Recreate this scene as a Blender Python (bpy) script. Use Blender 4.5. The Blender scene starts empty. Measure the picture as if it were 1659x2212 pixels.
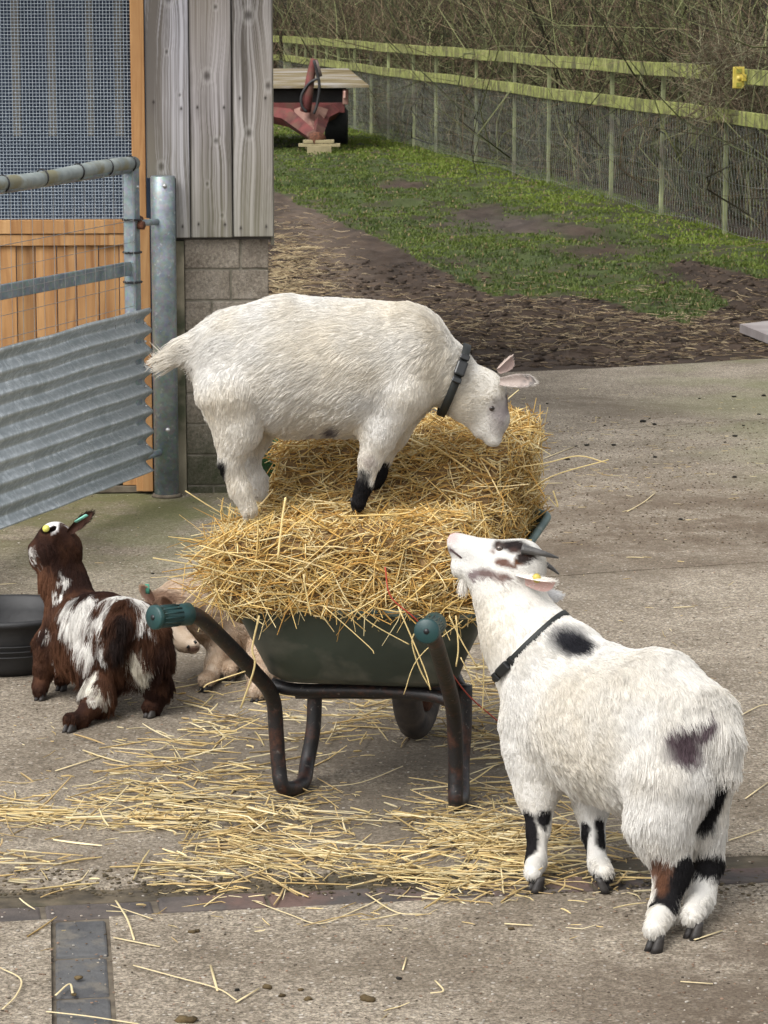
import bpy, math, random
import numpy as np
from mathutils import Vector, kdtree
random.seed(7); RNG = np.random.default_rng(7)
sc = bpy.context.scene; col = sc.collection
# ------------------------------------------------------------ camera, sky, sun, exposure
H = 1.75; FP = 6300.0; CX, CY = 829.5, 1106.0
PITCH = math.atan(1086.0/FP)
cam = bpy.data.objects.new('camera', bpy.data.cameras.new('camera')); col.objects.link(cam)
cam.location = (0, 0, H); cam.rotation_euler = (math.pi/2-PITCH, 0, 0)
cam.data.sensor_fit = 'VERTICAL'; cam.data.sensor_height = 36; cam.data.lens = FP/2212*36
cam.data.clip_start = 0.1; cam.data.clip_end = 2000
cam.data.dof.use_dof = True; cam.data.dof.focus_distance = 6.3; cam.data.dof.aperture_fstop = 40
sc.camera = cam
SUN_EL, SUN_AZ = math.radians(50), math.radians(-142)   # azimuth from +Y towards +X
world = bpy.data.worlds.new('World'); sc.world = world; world.use_nodes = True
wn = world.node_tree.nodes; wl = world.node_tree.links
bg = wn['Background']; sky = wn.new('ShaderNodeTexSky'); sky.sky_type = 'NISHITA'; sky.sun_disc = False
sky.sun_elevation = SUN_EL; sky.sun_rotation = SUN_AZ; sky.air_density = 1.0; sky.dust_density = 4.0
hs = wn.new('ShaderNodeHueSaturation'); hs.inputs['Saturation'].default_value = 0.12
wl.new(sky.outputs[0], hs.inputs['Color']); wl.new(hs.outputs[0], bg.inputs[0]); bg.inputs[1].default_value = 0.15
sd = bpy.data.lights.new('sun', 'SUN'); sd.energy = 1.1; sd.angle = math.radians(38); sd.color = (1, .965, .92)
so = bpy.data.objects.new('sun', sd); col.objects.link(so)
sdir = Vector((math.sin(SUN_AZ)*math.cos(SUN_EL), math.cos(SUN_AZ)*math.cos(SUN_EL), math.sin(SUN_EL)))
so.rotation_euler = sdir.to_track_quat('Z', 'Y').to_euler()
sc.view_settings.view_transform = 'Standard'; sc.view_settings.look = 'None'
sc.view_settings.exposure = 0.75; sc.view_settings.gamma = 1; sc.view_settings.use_curve_mapping = False
try:
    sc.cycles.use_denoising = True; sc.cycles.max_bounces = 8; sc.cycles.diffuse_bounces = 4
    sc.cycles.transparent_max_bounces = 8
except Exception: pass

# ------------------------------------------------------------ camera geometry helpers (a pixel of the 1659x2212 view + distance -> world point)
_F = np.array([0, math.cos(PITCH), -math.sin(PITCH)]); _U = np.array([0, math.sin(PITCH), math.cos(PITCH)]); _R = np.array([1., 0, 0])
def ray(x, y): return _R*((x-CX)/FP) + _U*(-(y-CY)/FP) + _F
def W(x, y, Y): d = ray(x, y); return np.array([0, 0, H]) + d*(Y/d[1])
def G(x, y, z=0.0): d = ray(x, y); return np.array([0, 0, H]) + d*((z-H)/d[2])
def GF(x, y, z): return G(x, y)+np.array([0, 0, z])
def GY(y): return G(829.5, y)[1]
def GA(x, y, z=0.0):
    x = np.asarray(x, float); y = np.asarray(y, float)
    d = _R[None]*((x-CX)/FP)[:, None] + _U[None]*(-(y-CY)/FP)[:, None] + _F[None]
    return np.array([[0, 0, H]]) + d*((z-H)/d[:, 2])[:, None]
def nrm(v): v = np.asarray(v, float); return v/(np.linalg.norm(v, axis=-1, keepdims=True)+1e-12)

# ------------------------------------------------------------ mesh helpers
def link(o, parent=None):
    col.objects.link(o)
    if parent is not None: o.parent = parent
    return o
def tag(o, label=None, cat=None, group=None, kind=None):
    if label: o['label'] = label
    if cat: o['category'] = cat
    if group: o['group'] = group
    if kind: o['kind'] = kind
    return o
def empty(name, loc):
    o = bpy.data.objects.new(name, None); o.location = tuple(float(c) for c in loc); o.empty_display_size = .05; return link(o)
def root_loc(parent):
    l = np.zeros(3)
    while parent is not None: l = l+np.array(parent.location); parent = parent.parent
    return l
def M(name, V, F, mat, parent=None, loc=None, smooth=True, C=None, bevel=0, sub=0):
    """V in WORLD coordinates; F list of faces or an (n,3|4) array; C per-vertex colours"""
    V = np.asarray(V, float).reshape(-1, 3)
    base = root_loc(parent)
    off = np.zeros(3)
    if parent is None:
        off = np.array(loc, float) if loc is not None else np.array([*(V.min(0)+V.max(0))[:2]/2, V[:, 2].min()])
    me = bpy.data.meshes.new(name); L = V-base-off
    if isinstance(F, np.ndarray):
        k = F.shape[1]; n = len(F)
        me.vertices.add(len(L)); me.vertices.foreach_set('co', L.astype(np.float32).ravel())
        me.loops.add(n*k); me.loops.foreach_set('vertex_index', F.astype(np.int32).ravel())
        me.polygons.add(n); me.polygons.foreach_set('loop_start', (np.arange(n)*k).astype(np.int32))
        me.polygons.foreach_set('loop_total', np.full(n, k, np.int32))
    else:
        me.from_pydata([tuple(v) for v in L], [], [tuple(f) for f in F])
    me.update(calc_edges=True); me.validate()
    if smooth: me.polygons.foreach_set('use_smooth', np.ones(len(me.polygons), bool))
    if C is not None:
        a = me.color_attributes.new('Col', 'FLOAT_COLOR', 'POINT')
        C = np.asarray(C, np.float32)
        if C.shape[1] == 3: C = np.hstack([C, np.ones((len(C), 1), np.float32)])
        a.data.foreach_set('color', C.ravel())
    me.materials.append(mat)
    o = bpy.data.objects.new(name, me)
    if parent is None: o.location = tuple(off)
    link(o, parent)
    if bevel:
        m = o.modifiers.new('bevel', 'BEVEL'); m.width = bevel; m.segments = 2; m.limit_method = 'ANGLE'
    if sub:
        m = o.modifiers.new('sub', 'SUBSURF'); m.levels = m.render_levels = sub
    return o
def join(parts):
    Vs, Fs, n = [], [], 0
    for V, F in parts:
        V = np.asarray(V, float).reshape(-1, 3); Vs.append(V); Fs += [tuple(int(i)+n for i in f) for f in F]; n += len(V)
    return np.vstack(Vs), Fs
def box(c, s, ax=None, ay=None, az=None):
    """box centred c, size s along axes"""
    ax = nrm(ax if ax is not None else (1, 0, 0)); az = nrm(az if az is not None else (0, 0, 1))
    ay = nrm(ay) if ay is not None else np.cross(az, ax)
    V = [np.array(c)+ax*s[0]/2*i+ay*s[1]/2*j+az*s[2]/2*k for i in (-1, 1) for j in (-1, 1) for k in (-1, 1)]
    F = [(0, 1, 3, 2), (4, 6, 7, 5), (0, 4, 5, 1), (2, 3, 7, 6), (0, 2, 6, 4), (1, 5, 7, 3)]
    return V, F
def spline(P, n=8):
    """catmull-rom through the rows of P"""
    P = np.asarray(P, float); Q = np.vstack([2*P[0]-P[1], P, 2*P[-1]-P[-2]]); out = []
    for i in range(1, len(Q)-2):
        for t in np.linspace(0, 1, n, endpoint=False):
            a, b, c, d = Q[i-1:i+3]
            out.append(.5*((2*b)+(-a+c)*t+(2*a-5*b+4*c-d)*t*t+(-a+3*b-3*c+d)*t**3))
    out.append(P[-1]); return np.array(out)
def tube(P, r, sides=12, flat=1.0, up=None, cap=True):
    P = np.asarray(P, float); n = len(P); r = np.broadcast_to(np.asarray(r, float), (n,))
    T = nrm(np.gradient(P, axis=0)); u = np.array(up if up is not None else (0.13, 0.2, 1.0), float)
    V = []; 
    for i in range(n):
        s = np.cross(T[i], u)
        if np.linalg.norm(s) < 1e-3: s = np.cross(T[i], (1, 0.1, 0))
        s = nrm(s); w = np.cross(s, T[i])
        if up is None: u = w
        for k in range(sides):
            a = 2*math.pi*k/sides; V.append(P[i]+r[i]*(math.cos(a)*s+math.sin(a)*w*flat))
    F = [(i*sides+k, i*sides+(k+1) % sides, (i+1)*sides+(k+1) % sides, (i+1)*sides+k) for i in range(n-1) for k in range(sides)]
    if cap: F += [tuple(range(sides))[::-1], tuple((n-1)*sides+k for k in range(sides))]
    return V, F
def strands(P, R, C=None, sides=3, flat=None):
    """P (N,K,3) centre lines, R (N,K) radii -> V, F(array), C per vertex"""
    N, K, _ = P.shape; T = nrm(np.gradient(P, axis=1))
    ref = nrm(RNG.normal(size=(N, 1, 3))); s = nrm(np.cross(T, np.broadcast_to(ref, T.shape))); w = np.cross(s, T)
    ang = 2*math.pi*np.arange(sides)/sides
    fl = 1.0 if flat is None else flat
    V = P[:, :, None, :]+R[:, :, None, None]*(np.cos(ang)[None, None, :, None]*s[:, :, None, :]+fl*np.sin(ang)[None, None, :, None]*w[:, :, None, :])
    V = V.reshape(-1, 3)
    b = (np.arange(N)*K*sides)[:, None, None]; i = np.arange(K-1)[None, :, None]*sides; k = np.arange(sides)[None, None, :]; k2 = (k+1) % sides
    F = np.stack([b+i+k, b+i+k2, b+i+sides+k2, b+i+sides+k], -1).reshape(-1, 4)
    CC = None if C is None else np.repeat(C, K*sides, axis=0)
    return V, F, CC
def grid_surf(fn, U, Vv):
    V = [fn(u, v) for u in U for v in Vv]; m = len(Vv)
    F = [(i*m+j, i*m+j+1, (i+1)*m+j+1, (i+1)*m+j) for i in range(len(U)-1) for j in range(m-1)]
    return V, F
# value noise in numpy
def _h(i, j, k, s):
    n = (i*374761393+j*668265263+k*2147483647+s*974634777) & 0xffffffff
    n = ((n ^ (n >> 13))*1274126177) & 0xffffffff
    return ((n ^ (n >> 16)) & 0xffff)/65535.0
def noise(p, f=1.0, s=0, octv=1):
    p = np.asarray(p, float)*f; out = np.zeros(len(p)); amp = 1; tot = 0
    for o in range(octv):
        q = p*(2**o)+o*17.3; i = np.floor(q).astype(np.int64); t = q-i; t = t*t*(3-2*t)
        v = 0
        for a in (0, 1):
            for b in (0, 1):
                for c in (0, 1):
                    w = (t[:, 0] if a else 1-t[:, 0])*(t[:, 1] if b else 1-t[:, 1])*(t[:, 2] if c else 1-t[:, 2])
                    v = v+w*_h(i[:, 0]+a, i[:, 1]+b, i[:, 2]+c, s+o)
        out += amp*v; tot += amp; amp *= .5
    return out/tot

# ------------------------------------------------------------ materials
def mat(name, base=(.5, .5, .5), rough=.8, metal=0, spec=None):
    m = bpy.data.materials.new(name); m.use_nodes = True; b = m.node_tree.nodes['Principled BSDF']
    b.inputs['Base Color'].default_value = (*base, 1); b.inputs['Roughness'].default_value = rough; b.inputs['Metallic'].default_value = metal
    if spec is not None: b.inputs['Specular IOR Level'].default_value = spec
    return m
class NB:
    def __init__(s, m): s.t = m.node_tree; s.n = s.t.nodes; s.l = s.t.links; s.b = s.n['Principled BSDF']
    def new(s, ty, **kw):
        n = s.n.new(ty)
        for k, v in kw.items(): setattr(n, k, v)
        return n
    def link(s, a, b): s.l.new(a, b)
    def coord(s, scale=(1, 1, 1), obj=True):
        tc = s.new('ShaderNodeTexCoord'); mp = s.new('ShaderNodeMapping'); mp.inputs['Scale'].default_value = scale
        s.link(tc.outputs['Object'], mp.inputs['Vector']); return mp.outputs[0]
    def noise(s, vec, scale, detail=4, rough=.55, dist=0):
        n = s.new('ShaderNodeTexNoise'); n.inputs['Scale'].default_value = scale; n.inputs['Detail'].default_value = detail
        n.inputs['Roughness'].default_value = rough; n.inputs['Distortion'].default_value = dist; s.link(vec, n.inputs['Vector']); return n.outputs['Fac']
    def ramp(s, fac, stops):
        r = s.new('ShaderNodeValToRGB'); e = r.color_ramp.elements
        while len(e) < len(stops): e.new(.5)
        for i, (p, c) in enumerate(stops): e[i].position = p; e[i].color = (*c, 1) if len(c) == 3 else c
        s.link(fac, r.inputs[0]); return r.outputs[0]
    def mix(s, fac, a, b, mode='MIX'):
        m = s.new('ShaderNodeMix', data_type='RGBA', blend_type=mode)
        for sock, v in ((m.inputs[0], fac), (m.inputs[6], a), (m.inputs[7], b)):
            if hasattr(v, 'links'): s.link(v, sock)
            elif isinstance(v, (int, float)): sock.default_value = v
            else: sock.default_value = (*v, 1)
        return m.outputs[2]
    def bump(s, h, strength=.5, dist=.01):
        b = s.new('ShaderNodeBump'); b.inputs['Strength'].default_value = strength; b.inputs['Distance'].default_value = dist
        s.link(h, b.inputs['Height']); s.link(b.outputs[0], s.b.inputs['Normal'])
    def col(s, c): s.link(c, s.b.inputs['Base Color'])
def vcol_mat(name, rough=.7, spec=.3, bumpscale=None, sat=None, transl=0):
    m = mat(name, rough=rough, spec=spec); n = NB(m); a = n.new('ShaderNodeAttribute', attribute_name='Col')
    n.col(a.outputs['Color'])
    if bumpscale: n.bump(n.noise(n.coord(), bumpscale, 8, .75), .7, .004 if bumpscale > 100 else .03)
    if transl:
        t = n.new('ShaderNodeBsdfTranslucent'); n.link(a.outputs['Color'], t.inputs[0]); mx = n.new('ShaderNodeMixShader'); mx.inputs[0].default_value = transl
        out = n.n['Material Output']; n.link(n.b.outputs[0], mx.inputs[1]); n.link(t.outputs[0], mx.inputs[2]); n.link(mx.outputs[0], out.inputs[0])
    return m
def noisy(name, c1, c2, scale, rough=.8, metal=0, bump=None, spec=None, stretch=(1, 1, 1), lo=.35, hi=.65, c3=None, s3=3, bs=None, det=5):
    m = mat(name, rough=rough, metal=metal, spec=spec); n = NB(m); v = n.coord(stretch)
    f = n.noise(v, scale, det); c = n.ramp(f, [(lo, c1), (hi, c2)])
    if c3 is not None:
        f3 = n.noise(v, s3, 4); c = n.mix(n.ramp(f3, [(.5, (0, 0, 0)), (.62, (1, 1, 1))]), c, c3)
    n.col(c)
    if bump: n.bump(n.noise(v, bs or scale*2, 6), bump, .006)
    return m
# ============================================================ MATERIALS
def galv(name, tint=(1, 1, 1)):
    m = mat(name, rough=.5, metal=.55); n = NB(m); v = n.coord()
    vo = n.new('ShaderNodeTexVoronoi'); vo.inputs['Scale'].default_value = 90; n.link(v, vo.inputs['Vector'])
    f = n.noise(v, 14, 5); c = n.ramp(f, [(.3, (.16*tint[0], .20*tint[1], .225*tint[2])), (.7, (.33*tint[0], .385*tint[1], .41*tint[2]))])
    c2 = n.mix(.12, c, vo.outputs['Color'], 'OVERLAY')
    f2 = n.noise(v, 45, 3); c3 = n.mix(n.ramp(f2, [(.62, (0, 0, 0)), (.7, (.6, .6, .6))]), c2, (.50, .54, .55))
    n.col(c3); n.link(n.ramp(f, [(.3, (.62, .62, .62)), (.7, (.4, .4, .4))]), n.b.inputs['Roughness'])
    n.bump(n.noise(v, 30, 4), .15, .003); return m
m_galv = galv('galvanised_steel'); m_galv_post = galv('galvanised_post', (1.02, 1, .97))
def sheet_mat():
    m = mat('corrugated_steel', rough=.38, metal=.5); n = NB(m); v = n.coord((1, 1, 1)); vs = n.coord((9, 9, 1.0))
    c = n.ramp(n.noise(v, 9, 5), [(.3, (.33, .37, .385)), (.7, (.46, .50, .52))])
    st = n.noise(vs, 5, 4, .7, .6); c = n.mix(n.ramp(st, [(.5, (0, 0, 0)), (.62, (.75, .75, .75))]), c, (.62, .67, .69)); n.col(c)  # paler streaks: highlights along the creases put into the colour
    n.link(n.ramp(st, [(.35, (.55, .55, .55)), (.65, (.27, .27, .27))]), n.b.inputs['Roughness'])
    n.bump(st, .3, .003); return m
m_sheet = sheet_mat()
m_rust = noisy('rust', (.05, .018, .01), (.16, .06, .03), 40, rough=.9, bump=.4)
m_bolt = noisy('zinc_bolt', (.35, .36, .36), (.5, .5, .5), 40, rough=.4, metal=.7)
m_cable = mat('black_plastic_tie', (.012, .012, .014), .4)
m_orange = None
def boards(name, a, b, c, sc_=3.0, st=(9, 9, .55), rough=.75):
    m = mat(name, rough=rough, spec=.25); n = NB(m); v = n.coord(st); v1 = n.coord((1, 1, 1))
    oi = n.new('ShaderNodeObjectInfo'); 
    add = n.new('ShaderNodeVectorMath', operation='ADD'); n.link(v, add.inputs[0])
    cm = n.new('ShaderNodeCombineXYZ'); mu = n.new('ShaderNodeMath', operation='MULTIPLY'); mu.inputs[1].default_value = 37; n.link(oi.outputs['Random'], mu.inputs[0])
    n.link(mu.outputs[0], cm.inputs[0]); n.link(cm.outputs[0], add.inputs[1])
    f = n.noise(add.outputs[0], sc_, 7, .62, .8); cc = n.ramp(f, [(.25, a), (.5, b), (.75, c)])
    bl = n.noise(v1, 5, 3); cc = n.mix(n.ramp(bl, [(.4, (0, 0, 0)), (.8, (.5, .5, .5))]), cc, a)
    hv = n.new('ShaderNodeHueSaturation'); vr = n.new('ShaderNodeMapRange'); vr.inputs[3].default_value = .75; vr.inputs[4].default_value = 1.25
    n.link(oi.outputs['Random'], vr.inputs[0]); n.link(vr.outputs[0], hv.inputs['Value']); n.link(cc, hv.inputs['Color']); n.col(hv.outputs[0])
    n.bump(f, .3, .004); return m
m_orange = boards('orange_stained_timber', (.19, .085, .032), (.35, .19, .078), (.46, .28, .13))
m_greywood = vcol_mat('weathered_timber', rough=.88, spec=.15)
m_rail = None
def moss_wood():
    m = mat('mossy_timber', rough=.95, spec=.1); n = NB(m); v = n.coord(); vs = n.coord((1.2, 1.2, 5))
    c = n.ramp(n.noise(v, 5.5, 6, .75), [(.38, (.11, .11, .055)), (.5, (.25, .275, .08)), (.62, (.34, .35, .14))])
    d = n.noise(n.coord((2.5, 2.5, .7)), 5.5, 7, .8); c = n.mix(n.ramp(d, [(.46, (0, 0, 0)), (.60, (.9, .9, .9))]), c, (.095, .085, .055)); n.col(c)
    n.bump(n.noise(v, 60, 4), .5, .01); return m
m_rail = moss_wood()
m_stake = noisy('green_stake_wood', (.12, .13, .07), (.34, .37, .17), 3, rough=.95, stretch=(1, 1, 1), c3=(.11, .095, .065), s3=2)
def concrete_mat():
    m = mat('yard_concrete', rough=.9, spec=.2); n = NB(m); tc = n.new('ShaderNodeTexCoord'); v = tc.outputs['Object']
    a = n.noise(v, 2.2, 8, .65); c = n.ramp(a, [(.3, (.17, .142, .108)), (.5, (.248, .212, .165)), (.7, (.335, .292, .232))])
    g = n.noise(v, 130, 4, .8); c = n.mix(.85, c, n.ramp(g, [(.36, (.08, .08, .08)), (.64, (.92, .92, .92))]), 'OVERLAY'); gq_ = n.noise(v, 45, 6, .75); c = n.mix(.6, c, n.ramp(gq_, [(.38, (.2, .19, .18)), (.62, (.8, .8, .8))]), 'OVERLAY')
    # exposed aggregate
    vo = n.new('ShaderNodeTexVoronoi'); vo.inputs['Scale'].default_value = 70; n.link(v, vo.inputs['Vector'])
    sel = n.ramp(vo.outputs['Distance'], [(.22, (1, 1, 1)), (.32, (0, 0, 0))])
    pick = n.new('ShaderNodeSeparateColor'); n.link(vo.outputs['Color'], pick.inputs[0])
    sel2 = n.ramp(pick.outputs[0], [(.45, (0, 0, 0)), (.5, (1, 1, 1))])
    k = n.mix(1, sel, sel2, 'MULTIPLY'); stone = n.ramp(pick.outputs[1], [(.2, (.42, .36, .28)), (.5, (.16, .12, .09)), (.8, (.50, .46, .40))])
    c = n.mix(k, c, stone)
    # damp dark blotches, soil
    s1 = n.noise(v, .9, 6, .7, .4); c = n.mix(n.ramp(s1, [(.5, (0, 0, 0)), (.68, (.75, .75, .75))]), c, (.10, .078, .055))
    s2 = n.noise(v, 9, 9, .8, .5); c = n.mix(n.ramp(s2, [(.52, (0, 0, 0)), (.66, (.6, .6, .6))]), c, (.12, .095, .065))
    # algae near the shed wall
    sp = n.new('ShaderNodeSeparateXYZ'); n.link(v, sp.inputs[0])
    def sm(sock, a_, b_):
        r = n.new('ShaderNodeMapRange', interpolation_type='SMOOTHSTEP'); r.inputs[1].default_value = a_; r.inputs[2].default_value = b_; n.link(sock, r.inputs[0]); return r.outputs[0]
    def mul(x, y):
        q = n.new('ShaderNodeMath', operation='MULTIPLY'); n.link(x, q.inputs[0])
        if hasattr(y, 'links'): n.link(y, q.inputs[1])
        else: q.inputs[1].default_value = y
        return q.outputs[0]
    wallm = mul(mul(sm(sp.outputs[1], 8.3, 10.3), sm(sp.outputs[0], .1, -.6)), sm(n.noise(v, 3, 6, .7), .3, .6))
    c = n.mix(mul(wallm, .75), c, (.115, .125, .045))
    # green film to the right
    rg = mul(mul(sm(sp.outputs[0], .9, 1.7), sm(sp.outputs[1], 9.6, 11.2)), sm(n.noise(v, 1.5, 6), .4, .65)); c = n.mix(mul(rg, .5), c, (.17, .18, .085))
    # trodden soil and bedding in a band across the yard
    b1 = mul(mul(sm(sp.outputs[1], 8.7, 9.5), sm(sp.outputs[1], 11.5, 10.2)), mul(sm(sp.outputs[0], .1, .7), sm(n.noise(v, 4, 8, .75), .36, .6))); c = n.mix(mul(b1, .75), c, (.105, .075, .05))
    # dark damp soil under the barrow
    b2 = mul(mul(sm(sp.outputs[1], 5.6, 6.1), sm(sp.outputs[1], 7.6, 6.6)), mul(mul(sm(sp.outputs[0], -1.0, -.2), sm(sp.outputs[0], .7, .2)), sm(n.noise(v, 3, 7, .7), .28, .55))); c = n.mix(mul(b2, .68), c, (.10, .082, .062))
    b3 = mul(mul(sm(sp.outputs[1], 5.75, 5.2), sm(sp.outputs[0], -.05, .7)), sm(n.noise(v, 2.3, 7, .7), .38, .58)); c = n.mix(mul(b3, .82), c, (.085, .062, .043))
    n.col(c)
    hb = n.noise(v, 90, 6, .8); h2 = n.noise(v, 16, 6, .6); mx = n.mix(.55, hb, h2); n.bump(mx, .75, .008)
    return m
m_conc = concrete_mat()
def mud_mat():
    m = mat('mud_and_bedding', rough=.8, spec=.35); n = NB(m); tc = n.new('ShaderNodeTexCoord'); v = tc.outputs['Object']
    a = n.noise(v, 1.3, 8, .7); c = n.ramp(a, [(.3, (.034, .023, .016)), (.5, (.07, .049, .034)), (.72, (.135, .105, .075))])
    g = n.noise(v, 18, 6, .8); c = n.mix(n.ramp(g, [(.5, (0, 0, 0)), (.72, (.65, .65, .65))]), c, (.15, .115, .075)); n.col(c)
    n.bump(n.noise(v, 30, 8, .75), .9, .03); return m
m_mud = mud_mat()
m_brick = noisy('dark_engineering_brick', (.05, .043, .04), (.10, .082, .072), 9, rough=.85, bump=.8, bs=50, c3=(.12, .075, .062), s3=4)
m_blue_brick = noisy('blue_brick', (.05, .05, .053), (.095, .095, .095), 8, rough=.85, bump=.9, bs=45, c3=(.12, .11, .095), s3=17)
m_silt = noisy('dark_gutter_silt', (.045, .036, .024), (.12, .095, .062), 14, rough=.9, bump=.9, bs=30, c3=(.055, .048, .028), s3=5)
m_mortar = noisy('dirty_mortar', (.07, .055, .04), (.15, .125, .09), 20, rough=.95, bump=.5)
def block_mat():
    m = mat('concrete_block', rough=.95, spec=.1); n = NB(m); tc = n.new('ShaderNodeTexCoord'); v = tc.outputs['Object']
    a = n.noise(v, 5, 6, .7); c = n.ramp(a, [(.3, (.18, .15, .12)), (.5, (.27, .235, .19)), (.7, (.36, .32, .27))])
    g = n.noise(v, 90, 4, .8); c = n.mix(.6, c, n.ramp(g, [(.3, (.1, .1, .1)), (.7, (.9, .9, .9))]), 'OVERLAY')
    sp = n.new('ShaderNodeSeparateXYZ'); n.link(v, sp.inputs[0]); r = n.new('ShaderNodeMapRange', interpolation_type='SMOOTHSTEP'); r.inputs[1].default_value = .42; r.inputs[2].default_value = .02; n.link(sp.outputs[2], r.inputs[0])
    q = n.new('ShaderNodeMath', operation='MULTIPLY'); n.link(r.outputs[0], q.inputs[0]); n.link(n.ramp(n.noise(v, 6, 6, .8), [(.3, (.45, .45, .45)), (.6, (1, 1, 1))]), q.inputs[1])
    c = n.mix(q.outputs[0], c, (.032, .042, .018)); 
    w = n.ramp(n.noise(n.coord((1, 1, 3)), 4, 6, .8), [(.64, (0, 0, 0)), (.72, (.6, .6, .6))]); c = n.mix(w, c, (.42, .42, .40)); n.col(c)
    n.bump(n.noise(v, 75, 6, .85), 1.0, .012); return m
m_block = block_mat()
m_tub = noisy('green_painted_steel', (.022, .032, .026), (.042, .056, .045), 5, rough=.5, metal=0, bump=.1, bs=20, c3=(.085, .09, .075), s3=7)
m_rim = noisy('worn_green_steel_rim', (.045, .085, .08), (.10, .16, .15), 16, rough=.5, c3=(.16, .19, .17), s3=14)
def tube_mat():
    m = mat('chipped_black_tube', rough=.5); n = NB(m); v = n.coord()
    c = n.ramp(n.noise(v, 22, 7, .8), [(.50, (.010, .009, .010)), (.60, (.045, .018, .012)), (.74, (.09, .042, .027))])
    c = n.mix(n.ramp(n.noise(v, 75, 5, .8), [(.6, (0, 0, 0)), (.7, (.8, .8, .8))]), c, (.20, .18, .16)); n.col(c); n.bump(n.noise(v, 60, 5), .4, .003); return m
m_tube = tube_mat()
m_grip = noisy('green_rubber_grip', (.006, .03, .033), (.013, .052, .05), 15, rough=.45, bump=.1)
m_tyre = noisy('dusty_tyre', (.022, .018, .016), (.075, .058, .045), 18, rough=.9, bump=.4)
m_rubber = noisy('black_rubber', (.011, .011, .012), (.022, .022, .023), 12, rough=.6, bump=.2, bs=40)
m_collar = mat('black_nylon_webbing', (.010, .012, .011), .65)
m_buckle = mat('black_plastic_buckle', (.012, .013, .013), .32)
m_straw = vcol_mat('straw', rough=.55, spec=.4, transl=.25)
m_core = noisy('shaded_straw_core', (.10, .055, .02), (.30, .19, .08), 60, rough=.9, bump=1, stretch=(.4, 1, 3))  # darker than the straws: shade between them put into the core colour
m_grass = vcol_mat('grass_blades', rough=.6, spec=.25, transl=.3)
m_twig = vcol_mat('bare_twigs', rough=.9, spec=.1)
def hair_mat(name, rough=.6, transl=.35, spec=.25):
    m = vcol_mat(name, rough=rough, spec=spec, transl=transl); return m
m_fur = hair_mat('goat_fur', .65, .3, .15); m_skin = vcol_mat('goat_skin', .85, .1, bumpscale=160)
m_gloss = vcol_mat('goat_glossy', .12, .6); m_horn = noisy('dark_horn', (.035, .033, .033), (.10, .095, .09), 25, rough=.5, stretch=(1, 1, 1), bump=.6, bs=70)
m_hoof = noisy('goat_hoof', (.012, .010, .010), (.035, .03, .026), 20, rough=.6, bump=.3)
m_twine = mat('red_baler_twine', (.42, .06, .035), .6)

# ============================================================ GROUND
def sheet(name, pts, z, m, kind='structure', cuts=None):
    V = [(x, y, z) for x, y in pts]; o = M(name, V, [tuple(range(len(V)))], m, loc=(0, 0, 0), smooth=False)
    o['kind'] = kind; return o
sheet('ground', [(-300, -60), (300, -60), (300, 900), (-300, 900)], -.12, m_mud)
# concrete yard slab: near edge behind the camera, far edge as in the photograph
eR = G(1659, 775)[:2]; eL = G(1130, 803)[:2]; dirE = nrm(eR-eL)
pR = eR+dirE*6; pL = eL-dirE*9
yard_edge = lambda x: eL[1]+(x-eL[0])*dirE[1]/dirE[0]
# gutter line (brick course) across the yard
gA = G(0, 1990)[:2]; gB = G(1659, 1905)[:2]; gd = nrm(gB-gA); gn = np.array([-gd[1], gd[0]])
g0 = gA-gd*5; g1 = gB+gd*5
BW = .105
def strip(name, a, b, n_, w0, w1, z0, z1, m, th=.15):
    """long prism between offsets w0..w1 from the line a-b"""
    P = [a+n_*w0, b+n_*w0, b+n_*w1, a+n_*w1]
    V = [(p[0], p[1], z0) for p in P]+[(p[0], p[1], z1) for p in P]
    F = [(3, 2, 1, 0), (4, 5, 6, 7), (0, 1, 5, 4), (1, 2, 6, 5), (2, 3, 7, 6), (3, 0, 4, 7)]
    return M(name, V, F, m, loc=(0, 0, 0), smooth=False)
def slab(name, poly, m, z=0.0):
    n = len(poly); V = [(x, y, z) for x, y in poly]+[(x, y, z-.14) for x, y in poly]
    F = [tuple(range(n)), tuple(range(2*n-1, n-1, -1))]+[(i, i+n, (i+1) % n+n, (i+1) % n) for i in range(n)]
    o = M(name, V, F, m, loc=(0, 0, 0), smooth=False); o['kind'] = 'structure'; return o
jit = []
for i, t in enumerate(np.linspace(0, 1, 60)):
    p = pR+(pL-pR)*t; jit.append((p[0], p[1]+random.uniform(-.03, .03)))
# concrete bays split by the joints seen on the right of the photo
j1 = [G(1150, 1248)[:2], G(1659, 1213)[:2]]; j2 = [G(1160, 937)[:2], G(1659, 905)[:2]]
def jl(j, x): d = (j[1]-j[0]); return j[0][1]+(x-j[0][0])*d[1]/d[0]
def bay(name, ylo, yhi_pts):
    return slab(name, ylo+yhi_pts, m_conc)
XL, XR = -9., 7.
gap = .006
far = [(x, y) for x, y in jit if XL <= x <= XR]
far = [(XR, yard_edge(XR))]+far+[(XL, yard_edge(XL))]
wob = lambda x, s: .004*math.sin(x*9+s)+.003*math.sin(x*31+s)
xs = np.linspace(XL, XR, 160)
L1 = [(x, jl(j1, x)+wob(x, 1)) for x in xs]; L2 = [(x, jl(j2, x)+wob(x, 2)) for x in xs]
gl = lambda x, off: (gA+gn*off)[1]+(x-(gA+gn*off)[0])*gd[1]/gd[0]
LG = [(x, gl(x, BW+.095)+3*wob(x, 3)) for x in xs]; LN = [(x, gl(x, 0)-.004) for x in xs]
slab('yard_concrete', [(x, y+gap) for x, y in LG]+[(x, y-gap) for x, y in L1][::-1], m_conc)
slab('yard_concrete', [(x, y+gap) for x, y in L1]+[(x, y-gap) for x, y in L2][::-1], m_conc)
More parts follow.
